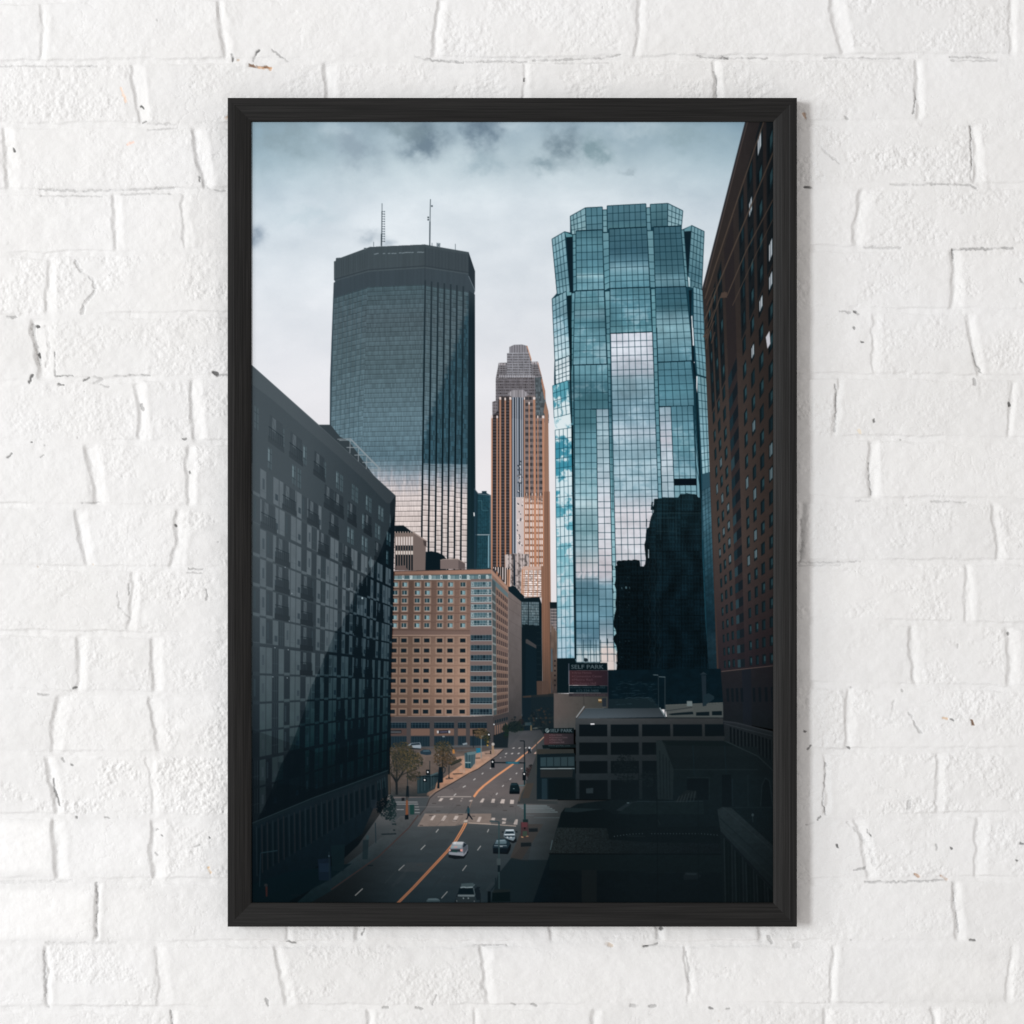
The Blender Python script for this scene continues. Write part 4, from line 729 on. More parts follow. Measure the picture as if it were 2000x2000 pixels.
# near lamp post, kiosk, bin
lz(13, '845,212 940,212 1010,222 1010,300', 2.0, (46, 64, 70)); lz(13, '1005,215 1008,1370', 2.6, (50, 70, 74)); lz(13, '845,208 945,212', 2.6, (60, 76, 82)); pz(13, '968,850 1035,850 1035,960 968,960', (70, 82, 86), .8); pz(13, '985,965 1025,965 1025,1080 985,1080', (16, 30, 36)); lz(13, '950,1180 945,1300 870,1400', 1.6, (18, 34, 40))
pz(13, '890,1430 1195,1400 1200,1585 890,1590', (10, 24, 28)); pz(13, '930,1385 1200,1380 1195,1420 890,1440', (30, 40, 42)); pz(13, '812,1415 865,1412 865,1620 812,1622', (8, 20, 26))
pz(13, '1378,230 1505,225 1510,490 1385,490', (66, 48, 52)); pz(13, '1395,225 1490,222 1490,310 1395,312', (104, 50, 58), .7); pz(13, '1410,380 1490,378 1492,470 1412,472', (56, 70, 62)); disc(*q(13, [(1448, 332)])[0], 1.6, 2, (14, 14, 18)); lz(13, '1385,478 1425,486', 2.2, (180, 140, 96)); lz(13, '1470,470 1510,466', 2.0, (160, 124, 86)); pz(13, '1415,180 1505,178 1505,228 1418,228', (24, 40, 42))
for s in ('1380,575 1560,570 1560,640 1380,650', '1515,330 1670,325 1672,390 1520,395'):
    pz(13, s, (14, 24, 30), .8); lz(13, s.split()[0] + ' ' + s.split()[1], 1.4, (52, 56, 58))
pz(13, '1380,650 1560,640 1600,700 1560,640 1500,900 1200,860', (44, 44, 44), .3)

# ================= right-hand side: signs, parking garage, low roofs =================
pz(11, '160,285 275,290 575,310 575,400 400,400 325,480 330,560 160,560', lambda X, Y: mul(ramp(X, R(1080, (92, 84, 82), 1130, (74, 72, 70), 1190, (56, 60, 58))), .95 + .08 * fbm(X / 6, Y / 9, 3)))
pz(11, '-10,300 160,290 160,560 85,600 60,560 -10,520', (22, 34, 40), .75)
for i in range(40):
    x = -8 + rr.random() * 160; y = 400 + rr.random() * 130
    disc(*q(11, [(x, y)])[0], 1 + rr.random() * 2.5, 1 + rr.random() * 2, [(40, 44, 44), (16, 26, 32), (62, 50, 44)][rr.randrange(3)], .6)
pz(11, '185,22 320,22 330,60 275,60 275,285 185,285', (10, 24, 30)); pz(11, '570,110 640,110 1420,100 1440,370 1000,380 940,400 570,400', lambda X, Y: mul(col((7, 21, 28)) + 0 * X[..., None], .9 + .4 * fbm(X / 12, Y / 8, 43)))
pz(11, '575,330 900,320 960,400 575,400', (20, 34, 40)); 
for i in range(60):
    x = 590 + rr.random() * 330; y = 190 + rr.random() * 190
    lz(11, f'{x},{y} {x+14+rr.random()*30},{y+rr.random()*8-6}', .9, (50, 72, 82), .35)
lz(11, '700,325 730,318 760,322 800,316 840,321 880,318', 1.2, (76, 96, 106), .45); lz(11, '660,215 690,208 720,212 760,222 800,208', .9, (56, 78, 88), .4)
# big sign
pz(15, '430,350 600,335 1460,340 1470,540 430,540', (6, 22, 28)); pz(15, '435,540 1475,540 1480,955 435,940', lambda X, Y: mul(ramp(X, R(1110, (62, 38, 44), 1190, (38, 30, 38))), .95 + .1 * vnoise(X, Y, 4))); pz(15, '435,950 1480,955 1490,1155 435,1150', (7, 23, 30)); pz(15, '430,1160 1480,1155 1480,1250 430,1245', (46, 44, 48)); lz(15, '427,360 427,910', 1.2, (100, 106, 120)); lz(15, '1478,560 1485,1540', 1.3, (48, 44, 54))
def tz(k, s, x, y, h, c, w, a=1.0, bold=0):
    p = q(k, [(x, y)])[0]; sc = ZT[k][2]; text(s, p[0], p[1], h / sc, c, a, w / sc, bold)
tz(15, 'SELF PARK', 490, 500, 108, (98, 112, 118), 880, 1, .012)
for i, (s, w) in enumerate((('Area Hotels', 470), ('Convention Center', 760), ('Metro Rail', 490), ('Orchestra Hall', 590))):
    tz(15, s, 570, 632 + i * 95, 58, (92, 72, 80), w, .95); disc(*q(15, [(535, 610 + i * 95)])[0], .9, .9, (120, 70, 78))
tz(15, 'MONTHLY PARKING AVAILABLE', 460, 1025, 46, (66, 84, 92), 950, .9); tz(15, '612-334-3400', 630, 1125, 70, (72, 92, 100), 600, .95); tz(15, 'www.parkit.com', 520, 1225, 50, (96, 78, 84), 880, .8)
pz(15, '1222,1300 1310,1300 1315,1410 1222,1410', (96, 66, 20)); pz(15, '1230,1325 1260,1325 1260,1370 1230,1370', (222, 184, 130)); pz(15, '1275,1325 1305,1325 1305,1370 1275,1370', (222, 184, 130)); pz(15, '1330,1290 1435,1290 1435,1520 1330,1520', (34, 42, 50)); lz(15, '1330,1535 1430,1535', 1, (84, 88, 90)); lz(15, '830,1250 835,1480', 1.3, (52, 52, 52))
# small sign
pz(16, '440,310 1255,300 1262,445 440,445', (7, 24, 30)); pz(16, '450,450 1250,450 1250,740 480,760 450,740', lambda X, Y: ramp(X, R(1062, (84, 48, 52), 1100, (62, 44, 50), 1120, (44, 36, 44)))); pz(16, '400,770 480,755 1300,745 1320,830 420,860', (12, 28, 32))
tz(16, 'SELF PARK', 615, 412, 85, (124, 138, 144), 600, 1, .012)
disc(*q(16, [(535, 370)])[0], 4.2, 4.2, (150, 162, 164)); disc(*q(16, [(535, 370)])[0], 3.2, 3.2, (10, 28, 34)); pz(16, '495,395 510,340 560,330 540,375 585,350 575,410 530,420', (150, 162, 164), .85); lz(16, '500,410 575,330', 1.0, (10, 28, 34))
for i, (s, w) in enumerate((('Area Hotels', 290), ('Convention Center', 450), ('Metro Rail', 290), ('Orchestra Hall', 350))):
    tz(16, s, 640, 508 + i * 65, 40, (166, 112, 118), w, .9); disc(*q(16, [(608, 494 + i * 65)])[0], .7, .7, (176, 116, 122))
tz(16, 'www.parkit.com', 560, 792, 36, (124, 138, 142), 590, .9)
# kiosk building under the small sign
pz(16, '160,1000 260,900 270,870 1250,870 1260,1010 300,1020 160,1010', (54, 52, 48)); lz(16, '310,1010 1250,1005', 1.2, (150, 118, 98), .8); pz(16, '165,1000 250,920 250,1000', (196, 160, 148))
pz(11, '32,745 320,738 335,1090 32,1088', (14, 30, 38)); pz(11, '60,770 315,765 315,835 60,838', (44, 66, 74)); lz(11, '58,856 318,854', 1.7, (150, 160, 162))
for x in (106, 160, 212, 265): lz(11, f'{x},770 {x},836', 1.4, (16, 32, 40))
pz(11, '60,865 305,865 300,920 60,922', (44, 44, 44), .8); pz(11, '70,930 110,930 112,1085 70,1088', (28, 48, 58)); pz(11, '120,930 320,930 322,1085 120,1085', (9, 24, 30)); lz(11, '8,660 32,640 28,900', 2, (60, 64, 60), .7)
# garage
GC = lambda X, Y: mul(ramp(Y, R(1395, (62, 64, 66), 1440, (46, 50, 54), 1500, (38, 44, 50), 1560, (26, 36, 42))), (.95 + .1 * fbm(X / 12, Y / 5, 6)) * (1.1 - .25 * sstep(1120, 1400, X)))
pz(11, '325,480 400,400 960,398 1010,470 1440,470 1450,640 945,640 945,1090 340,1090', (10, 22, 29))
pz(11, '330,478 395,402 955,398 1010,466', lambda X, Y: mul(ramp(Y, R(1380, (52, 62, 68), 1400, (70, 80, 88))), (1.05 - .25 * sstep(1150, 1320, X)))); lz(11, '330,470 392,385', 2.2, (140, 146, 150)); lz(11, '335,476 398,392', 1.2, (60, 50, 46)); lz(11, '960,395 1005,465', 2.4, (120, 134, 138))
for y0, y1, x1 in ((476, 520, 1440), (612, 656, 1450), (752, 796, 945), (892, 940, 800)): pz(11, f'325,{y0} {x1},{y0-2} {x1},{y1} 325,{y1+2}', GC)
for x in (340, 578, 815): pz(11, f'{x-14},478 {x+12},478 {x+14},1085 {x-10},1085', GC)
for x in (1050, 1290): pz(11, f'{x-12},478 {x+10},478 {x+12},630 {x-8},630', GC)
lz(11, '438,519 468,518', 2.4, (240, 240, 244)); pz(11, '405,1005 458,1000 458,1040 405,1042', (52, 64, 72), .7)
pz(11, '1000,378 1438,362 1440,470 1015,470', (72, 78, 78)); pz(11, '1015,440 1210,425 1215,445 1050,452', (14, 26, 32)); pz(11, '1235,430 1335,425 1335,455 1235,455', (12, 24, 30)); pz(11, '1355,422 1430,420 1430,452 1355,452', (12, 24, 30)); lz(11, '1000,376 1438,358', 1.6, (88, 92, 90)); pz(11, '1165,345 1205,345 1207,382 1165,384', (104, 116, 118)); lz(11, '1015,440 1215,405', 2.0, (80, 84, 84)); lz(11, '1000,420 1205,392', 1.2, (38, 44, 48))
pz(11, '1275,150 1310,150 1312,380 1285,385', (28, 40, 48)); pz(11, '1262,145 1290,125 1320,145', (34, 46, 54)); pz(11, '1290,300 1330,285 1372,310 1370,330 1290,385', (26, 42, 50)); lz(11, '950,150 952,400', 1.1, (44, 56, 62)); lz(11, '1000,160 1000,460', 1.8, (40, 52, 58)); lz(11, '910,147 948,149', 1.4, (88, 104, 110)); lz(11, '955,161 1002,164', 1.4, (88, 104, 110))
# low dark buildings, lower right
LR = lambda X, Y: mul(ramp(Y, R(1440, (22, 34, 38), 1540, (14, 28, 34), 1620, (12, 26, 32), 1768, (9, 24, 33))), .9 + .2 * fbm(X / 14, Y / 9, 61))
pz(11, '600,1090 945,1090 960,650 1450,650 1820,915 1855,930 1855,1932 -20,1932 130,1500 215,1190 340,1120', LR)
pz(11, '930,645 985,640 1450,645 1820,800 1855,860 1830,920 1700,860 1050,860 1005,660', (17, 29, 34)); pz(11, '985,650 1450,650 1560,700 1040,700', (14, 28, 32)); pz(11, '1000,680 1690,690 1720,760 1060,770', (19, 31, 36))
pz(11, '932,650 975,640 1000,690 1065,860 1060,1090 945,1085', (32, 44, 48)); 
for x in (960, 985, 1010, 1032): lz(11, f'{x},{720+(x-960)} {x+6},1080', 1.8, (16, 28, 34), .8)
lz(11, '930,645 1855,640', 0.1, (30, 40, 44)); lz(11, '1450,645 1700,760 1855,905', 2, (40, 52, 56), .8); lz(11, '1060,862 1700,862', 1.6, (34, 46, 50), .8)
pz(11, '1165,930 1330,930 1330,1090 1165,1090', (8, 18, 25)); lz(11, '1160,922 1335,922 1335,1090', 2, (28, 40, 44), .8); pz(11, '1430,900 1500,900 1500,1140 1430,1140', (8, 18, 25)); lz(11, '1508,930 1512,1140', 2, (24, 40, 50)); lz(11, '1625,900 1628,1140', 2, (24, 38, 44)); 
pz(11, '1725,1140 1735,980 1760,930 1785,950 1812,1140', (9, 20, 27)); lz(11, '1722,1140 1732,980 1758,925 1790,950 1815,1140', 2, (36, 50, 56), .8)
for x in (1210, 1450): lz(11, f'{x},680 {x+12},900', 1.4, (16, 40, 52), .8)
rr = random.Random(12)
pz(11, '1045,1140 1110,1060 1165,1015 1238,1025 1235,1080 1170,1075 1150,1140', (24, 32, 36))
for i in range(6): lz(11, f'{1075+i*28},{1140-i*8} {1110+i*24},{1062-i*8}', 1.8, (62, 66, 68), .75)
crown(11, 700, 850, 90, 110, 200, [(16, 28, 34), (24, 34, 38), (10, 22, 28)], 14); crown(11, 880, 930, 70, 60, 90, [(14, 28, 32), (22, 34, 38)], 15)
pz(11, '215,1190 245,1150 540,1160 620,1200 940,1200 940,1310 200,1300', (9, 22, 28)); pz(11, '245,1150 540,1160 330,1185 240,1180', (24, 40, 46)); pz(11, '630,1170 720,1110 795,1100 760,1150 700,1180', (34, 46, 54)); lz(11, '712,1114 730,1113', 1.6, (120, 136, 144)); lz(11, '790,1102 950,1105 1290,1100', 1.4, (48, 66, 74), .8); pz(11, '760,1110 1290,1108 1295,1200 640,1195', (18, 34, 38))
pz(11, '190,1300 620,1305 850,1370 1430,1420 1430,1490 125,1500', lambda X, Y: mul(ramp(X, R(1070, (34, 42, 44), 1200, (24, 34, 38), 1400, (16, 26, 34))), .6 + .8 * vnoise(X * 1.1, Y * 1.1, 6)))
pz(11, '560,1300 1420,1290 1430,1420 850,1410 580,1390', (10, 22, 28)); lz(11, '125,1497 1430,1502', 1.6, (5, 14, 19)); pz(11, '128,1505 1430,1510 1430,1640 128,1620', (14, 30, 35)); pz(11, '370,1620 485,1620 485,1900 372,1900', (22, 32, 36)); lz(11, '850,1640 1280,1640', 1, (30, 44, 50), .6)
pz(11, '1140,1660 1150,1635 1245,1638 1275,1665 1240,1690 1140,1695', (28, 40, 48), .9); pz(11, '1155,1642 1240,1644 1235,1658 1152,1656', (56, 68, 76), .8); lz(11, '715,1362 850,1366', 2, (30, 42, 48), .7)
for i in range(34):
    x = 618 + i * 23.5; y = 1366 - 20 * math.sin(min(i, 9) / 9 * 1.57) + max(0, i - 28) * 2.2
    if 832 < x < 880: continue
    disc(*q(11, [(x, y)])[0], .95, .95, (150, 162, 170), .6)
lz(11, '940,1060 945,1932', 1.5, (7, 17, 23)); lz(11, '918,910 920,1060', 3, (9, 20, 26)); lz(11, '1250,1080 1255,1932', 1.2, (8, 20, 26)); lz(11, '945,1240 965,1280', 1.3, (44, 54, 58), .7)
lz(11, '135,1470 150,1395', 1.6, (84, 104, 112), .8)
# roof and facade in the corner
pz(11, '1410,1150 1500,1150 1855,1400 1855,1932 1440,1932', (14, 28, 34)); pz(11, '1490,1150 1855,1145 1855,1540', lambda X, Y: mul(col((12, 27, 33)) + 0 * X[..., None], .7 + .6 * vnoise(X, Y, 6)))
pz(11, '1395,1165 1430,1145 1500,1150 1855,1470 1855,1800 1830,1800 1420,1330', lambda X, Y: mul(ramp(Y, R(1580, (46, 56, 60), 1660, (34, 48, 54), 1768, (24, 40, 46))), .9 + .2 * fbm(X / 5, Y / 5, 7)))
lz(11, '1440,1150 1855,1510', 1.2, (62, 72, 76), .7); lz(11, '1415,1230 1855,1640', 2.4, (24, 38, 44), .8); lz(11, '1418,1290 1855,1720', 1.4, (58, 68, 72), .5); lz(11, '1420,1335 1850,1800', 3.2, (18, 26, 36))
for i in range(5):
    x = 1450 + i * 82; y = 1380 + i * 92
    pz(11, f'{x},{y} {x+48},{y+50} {x+56},1932 {x+12},1932', (8, 22, 26)); lz(11, f'{x-4},{y-2} {x+8},1932', 2.4, (38, 50, 56)); lz(11, f'{x+54},{y+50} {x+62},1932', 2.2, (34, 44, 50)); lz(11, f'{x+26},{y+40} {x+34},1932', .9, (22, 38, 42), .8)
disc(*q(11, [(1662, 1205)])[0], 2.4, 3.2, (84, 98, 106)); lz(11, '1662,1215 1664,1260', 1.4, (44, 58, 66)); lz(11, '1500,1150 1820,1146', 1.2, (34, 50, 54), .7)

# ================= dark apartment building on the left =================
HL = Hm([(480, 703), (772.4, 968), (760, 1507), (480, 1616)])
pz(3, '550,500 640,500 710,590 780,625 940,850 1020,950 700,700', (50, 60, 66))
NFL = 15.3
def apt(u, v, X, Y):
    haze = np.clip(1 - (X - 480) / 300, 0, 1) * sstep(1560, 760, Y) + .42 * sstep(1600, 1200, Y)
    haze = haze.clip(0, 1)
    wall = mul(col((21, 32, 39)) + 0 * X[..., None], .92 + .16 * fbm(X / 6, Y / 12, 31))
    return wall * (1 - .8 * haze[..., None]) + col((74, 84, 90)) * .8 * haze[..., None]
HL.fill(apt)
def hz(c, X, Y, k=.62):
    haze = (np.clip(1 - (X - 480) / 300, 0, 1) * sstep(1560, 760, Y) + .30 * sstep(1600, 1200, Y)).clip(0, 1)[..., None] * (k * 1.18)
    return col(c) * (1 - haze) + col((76, 86, 92)) * haze
# columns in perspective: even in u
NC = 34
rr = random.Random(21)
def PC(X, Y): return mul(ramp(Y, R(760, (92, 103, 110), 1000, (94, 105, 112), 1200, (84, 96, 103), 1340, (68, 82, 88), 1450, (50, 66, 71), 1560, (38, 52, 58))), .92 + .12 * fbm(X / 9, Y / 20, 77))
PATS = ['LDLWLLDL', 'LLDLDLWL', 'DLLDLLWL', 'LDLLWLDL']
for r in range(0, 16):
    v0 = r / NFL; v1 = (r + 1) / NFL; vt = v0 + .004; vb = v1 - .004
    g_ = [0, 0, 0, 0, 0, 1, 1, 1, 1, 2, 2, 2, 2, 3, 3, 3][r]; pat = PATS[g_]
    for i in range(NC):
        u0 = i / NC; u1 = (i + 1) / NC; j = rr.random()
        x, y = HL.p((u0 + u1) / 2, (v0 + v1) / 2)
        if x < 482 or y > 1600: continue
        kd = pat[(i + g_) % 8]
        if r < 3 or (r == 3 and i > 12) :
            if r >= 1 and (i + r // 2) % 4 in (0, 1) and j > .2:
                HL.quad(u0 + .004, vt + .008, u1 - .006, vb - .004, lambda X, Y: hz((70, 92, 100), X, Y), .95)
                HL.line((u0 + u1) / 2, vt + .008, (u0 + u1) / 2, vb, 1.0, (40, 52, 58), .9); HL.line(u0 + .004, v0 + .024, u1 - .006, v0 + .024, 1, (40, 52, 58), .9); HL.line(u0 + .004, v0 + .044, u1 - .006, v0 + .044, .8, (40, 52, 58), .9)
                if j > .55: HL.quad(u0 + .006, vt + .012, u0 + .013, vb - .02, (138, 160, 168), .55)
            continue
        if kd == 'L':
            HL.quad(u0 + .001, vt, u1 - .002, vb + .003, PC)
            if i % 4 == 0: HL.quad(u0 + .010, vb - .022, u1 - .006, vb - .008, (46, 58, 66), .85)
            elif i % 4 == 2: HL.quad(u0 + .011, vt + .018, u1 - .009, vb - .016, (56, 68, 76), .75)
            HL.line(u0, v0 + .05, u1, v0 + .05, .7, (58, 70, 76), .45); HL.line(u1 - .001, vt, u1 - .001, vb, .7, (60, 70, 76), .6)
        else:
            HL.quad(u0, vt + .001, u1, vb, lambda X, Y: hz((19, 29, 36), X, Y, .66), .95)
            if kd == 'W': HL.line(u0 + .01, vt, u0 + .01, vb, .8, (66, 82, 88), .6); HL.line(u0 + .02, vt, u0 + .02, vb, .8, (66, 82, 88), .6); HL.line(u0, v0 + .04, u1, v0 + .04, .8, (66, 82, 88), .5)
            elif j > .6: HL.quad(u0 + .004, vt + .008, u0 + .012, vb - .01, (58, 76, 84), .35)
            if g_ != 3 and (i + g_) % 3: HL.quad(u0, vb - .001, u1, vb + .006, PC, .85)
    if r in (4, 8, 12): HL.quad(0, v1 - .004, 1, v1 + .004, lambda X, Y: hz((22, 32, 39), X, Y, .66), .9)
NC = 30
for (i, r) in ((4, 5), (4, 6), (4, 7), (8, 6), (8, 7), (8, 8), (8, 9), (19, 7), (19, 8), (19, 9), (22, 8), (22, 9), (22, 10), (2, 4), (13, 3), (11, 4), (16, 4), (20, 5), (5, 3), (9, 3), (6, 1), (10, 1), (14, 2), (17, 2), (21, 2), (24, 3), (3, 1), (12, 2), (15, 11), (15, 12), (15, 13), (18, 12), (18, 13), (20, 12), (6, 13), (25, 6)):
    u0 = i / NC; v0 = r / NFL
    HL.quad(u0, v0 + .004, u0 + .062, v0 + .058, lambda X, Y: hz((14, 23, 30), X, Y, .6), .9); HL.quad(u0 + .012, v0 + .006, u0 + .030, v0 + .036, PC, .8)
    HL.quad(u0 - .006, v0 + .052, u0 + .07, v0 + .066, lambda X, Y: hz((10, 18, 24), X, Y, .55)); HL.quad(u0 + .036, v0 + .034, u0 + .066, v0 + .06, lambda X, Y: hz((10, 18, 24), X, Y, .55), .8); HL.line(u0 - .004, v0 + .032, u0 + .066, v0 + .032, 1.2, (22, 32, 38), .9)
    for t in range(7): HL.line(u0 + t * .01, v0 + .032, u0 + t * .01, v0 + .056, .7, (24, 34, 40), .7)
    HL.line(u0 + .01, v0 + .006, u0 + .03, v0 + .034, .7, (40, 50, 56), .6)
for x, y in ((557, 1108), (565, 1213), (537, 1265), (563, 1269), (533, 1322), (561, 1324), (570, 1159), (682, 1150)): disc(x, y, 1.2, 1, (150, 164, 172), .8)
disc(707.6, 1168.5, 1.6, 1.8, (210, 226, 232)); pz(3, '925,1540 945,1490 958,1570 935,1580', (110, 130, 138), .5)
# parapet shade, corner and roof rack
pz(3, '40,45 550,500 1130,1035 1130,1100 1060,1090 900,920 700,740 430,510 200,310 40,190', lambda X, Y: hz((40, 49, 55), X, Y, .8), .92)
pz(3, '1090,1095 1130,1035 1130,1110 1112,1600 1098,1600', (26, 36, 42)); lz(3, '40,48 550,502 1130,1037', 1.2, (92, 102, 108), .45)
for s in ('692,610 792,606 1020,838', '705,618 795,616 1012,838', '788,612 786,716', '850,680 850,778', '912,745 910,835', '760,672 845,672', '820,730 900,728', '880,785 955,783', '935,838 1018,838', '940,850 1018,850'): lz(3, s, 1.6, (138, 148, 154), .85)
# cast shade across its lower part
def shd(X, Y): return ramp(Y, R(1130, (14, 26, 33), 1500, (8, 24, 31), 1768, (7, 22, 30)))
def darken(pts, k, add=(3, 8, 11)):
    r_ = _mask(pts)
    x0, y0, x1, y1, m = r_; m = m[..., None]
    CV[y0:y1, x0:x1] = CV[y0:y1, x0:x1] * (1 - m * (1 - k)) + col(add) * m * (1 - k)
EDGE = [(771.5, 1000), (771, 1110), (761, 1500), (756, 1570), (700, 1650), (600, 1745), (560, 1780)]
SH = [(740, 1085), (722, 1118), (697, 1146), (690, 1170), (684, 1180), (680, 1200), (672, 1205), (668, 1222), (655, 1233), (640, 1270), (621, 1315), (606, 1345), (594, 1390), (567, 1461), (548, 1495), (530, 1545), (492, 1625), (480, 1640), (480, 1780)]
def deepen(pts, lo, gain, floor, a=1.0):
    x0, y0, x1, y1, m = _mask(pts); m = m[..., None] * a
    c = CV[y0:y1, x0:x1]; n_ = np.clip((c - col(lo)) * gain, -3, 255) + col(floor)
    CV[y0:y1, x0:x1] = c * (1 - m) + n_ * m
deepen(SH + EDGE[::-1], (46, 55, 61), 1.35, (9, 20, 27), .75); deepen([(x + 5, y + 3) for x, y in SH] + EDGE[::-1], (20, 30, 36), 1.1, (12, 24, 31), .7)
for k_ in range(26):
    t_ = k_ / 26; xx_ = 700 - t_ * 190 + 8 * math.sin(k_ * 2.1); yy_ = 1150 + t_ * 440
    poly([(xx_ - 4, yy_), (xx_ + 14, yy_ + 1), (xx_ + 12, yy_ + 15), (xx_ - 3, yy_ + 14)], (10, 22, 29), .35)
darken([(480, 1420), (620, 1470), (764, 1440)] + EDGE[2:] + [(480, 1780)], .78)
darken([(480, 1520), (620, 1540), (762, 1500)] + EDGE[2:] + [(480, 1780)], .85)

# ground floor, below the last band
pz(10, '40,1120 620,890 1340,620 1352,830 1230,900 1100,1200 600,1560 100,1860 20,1900', lambda X, Y: mul(ramp(Y, R(1500, (22, 32, 38), 1600, (14, 26, 33), 1768, (7, 21, 29))), .9 + .2 * fbm(X / 5, Y / 14, 51)))
lz(10, '50,1125 620,888 1340,615', 5, (16, 28, 34)); lz(10, '50,1105 620,868 1345,600', 1.6, (40, 56, 62), .8)
for i in range(24):
    t = i / 24; x = 100 + t * 1230; y0 = 1100 - t * 460 + 30; y1 = y0 + 470 * (1 - t * .6)
    lz(10, f'{x},{y0} {x+6},{y1}', 2.2 - t, (36, 38, 42) if i % 3 else (30, 42, 48), .6)
    pz(10, f'{x+12},{y0+20} {x+36},{y0+8} {x+38},{y1-30} {x+14},{y1-20}', (7, 19, 25), .8)
for i in range(4): lz(10, f'{1245+i*22},{700-i*12} {1250+i*22},{790-i*8}', 1.2, (44, 66, 72), .6)
pz(10, '1340,640 1365,640 1365,820 1345,830', (62, 58, 54)); pz(10, '-10,1700 400,1560 1000,1480 780,1640 420,1830 380,1932 -10,1932', (8, 24, 31), .9)
# pavement things on the left
pz(10, '680,1440 800,1430 805,1640 690,1640', (20, 34, 50), .7); pz(10, '690,1480 790,1475 790,1560 695,1560', (28, 46, 64), .5); pz(10, '805,1310 935,1300 925,1550 815,1550', (14, 30, 36), .9); lz(10, '785,1370 790,1680', 1.4, (26, 42, 48)); disc(*q(10, [(785, 1410)])[0], 1.4, 2, (60, 78, 90))
lz(10, '140,1380 130,1700', 1.5, (26, 44, 54)); lz(10, '145,1380 300,1358', 1.8, (30, 50, 58)); pz(10, '185,1700 205,1695 205,1790 190,1795', (58, 34, 34)); disc(*q(10, [(190, 1685)])[0], 3.5, 3, (40, 44, 48)); lz(10, '1222,1095 1228,1290', 1.6, (26, 42, 50)); disc(*q(10, [(1148, 1235)])[0], 3, 5, (44, 64, 70), .8)
pz(10, '1105,1260 1160,1255 1150,1440 1100,1440', (20, 36, 42), .7); pz(10, '1180,880 1235,875 1235,960 1190,965', (26, 36, 44), .8)
for s in ('1280,1205 1420,1200', '1390,1165 1410,1165', '430,1780 520,1780', '1150,1500 1200,1498', '1380,1110 1420,1108'): lz(10, s, 2.4, (14, 26, 32), .8)
for i in range(9): lz(10, f'1385,{880+i*28} {1405+(i%3)*8},{895+i*28}', 1.6, (28, 46, 48), .8)

# ================= overall print tone: slight haze at left, darker corners, fine grain =================
X, Y = _grid(0, 0, PW, PH)
hz_m = (np.clip(1 - (X - 490) / 230, 0, 1) ** 1.4) * sstep(1500, 1000, Y) * sstep(640, 760, Y) * .30
sk = np.clip((CV.mean(-1) - 90) / 60, 0, 1)
hz_m = hz_m * (1 - sk)
CV[:] = CV * (1 - hz_m[..., None]) + col((78, 88, 94)) * hz_m[..., None]
low_r = sstep(1130, 1260, X) * sstep(1420, 1560, Y)
CV[:] *= (1 - low_r * .10 + low_r * .30 * (fbm(X / 7, Y / 5, 500, 4, .6) - .5))[..., None]
CV[:] = CV * (1 - .42 * low_r[..., None]) + col((20, 39, 48)) * (.42 * low_r[..., None])
sd = sstep(1010, 1110, X) * sstep(1385, 1440, Y) * (1 - sstep(120, 170, CV.max(-1)))
lm_ = (CV @ np.array((.3, .59, .11), np.float32))[..., None]
CV[:] = CV * (1 - .5 * sd[..., None]) + lm_ * col((.80, 1.0, 1.06)) * .84 * .5 * sd[..., None]
vig = 1 - .18 * sstep(1440, 1515, X) * (1 - sk) - .22 * sstep(1560, 1768, Y)
CV[:] = CV * vig[..., None]
g = (np.random.RandomState(3).rand(PH, PW) - .5)
CV[:] = CV + (g * 2.4)[..., None]
lum_ = CV @ np.array((.3, .59, .11), np.float32)
wm = sstep(4, 34, CV[..., 0] - CV[..., 2]) * (.16 + .22 * (1 - sstep(1430, 1460, Y)))
CV[:] = lum_[..., None] + (CV - lum_[..., None]) * (1 - wm[..., None])
# very slight lens softness of the original picture
def blur1(A):
    B = A.copy(); B[:, 1:-1] = A[:, 1:-1] * .76 + (A[:, :-2] + A[:, 2:]) * .12
    C_ = B.copy(); C_[1:-1] = B[1:-1] * .76 + (B[:-2] + B[2:]) * .12
    return C_
CV[:] = np.clip(blur1(CV), 0, 255)
AMB, KEY = .585, 462
# ------------------------------------------------------------------ scene
U = 0.0006                      # metres per photograph pixel at the wall
CAM = 2.6                       # camera distance from the wall
scene = bpy.context.scene
def link(o, parent=None):
    scene.collection.objects.link(o)
    if parent: o.parent = parent
    return o
def grid_mesh(name, X, Y, Z, rgb):
    """X,Y,Z 2-D arrays -> one sheet of quads with a colour attribute"""
    h, w = X.shape
    me = bpy.data.meshes.new(name)
    n = h * w
    me.vertices.add(n)
    co = np.empty((n, 3), np.float32); co[:, 0] = X.ravel(); co[:, 1] = Y.ravel(); co[:, 2] = Z.ravel()
    me.vertices.foreach_set('co', co.ravel())
    idx = np.arange(n, dtype=np.int32).reshape(h, w)
    f = np.stack([idx[:-1, :-1], idx[1:, :-1], idx[1:, 1:], idx[:-1, 1:]], -1).reshape(-1, 4)
    m = len(f)
    me.loops.add(m * 4); me.loops.foreach_set('vertex_index', f.ravel())
    me.polygons.add(m); me.polygons.foreach_set('loop_start', np.arange(0, m * 4, 4, dtype=np.int32))
    me.polygons.foreach_set('use_smooth', np.ones(m, bool))
    me.update(calc_edges=True)
    at = me.color_attributes.new('tone', 'BYTE_COLOR', 'POINT')
    c = np.ones((n, 4), np.float32); c[:, :3] = rgb.reshape(-1, 3)
    at.data.foreach_set('color_srgb', c.ravel())
    return bpy.data.objects.new(name, me)
def mat(name):
    m = bpy.data.materials.new(name); m.use_nodes = True
    nt = m.node_tree; b = nt.nodes['Principled BSDF']
    return m, nt, b
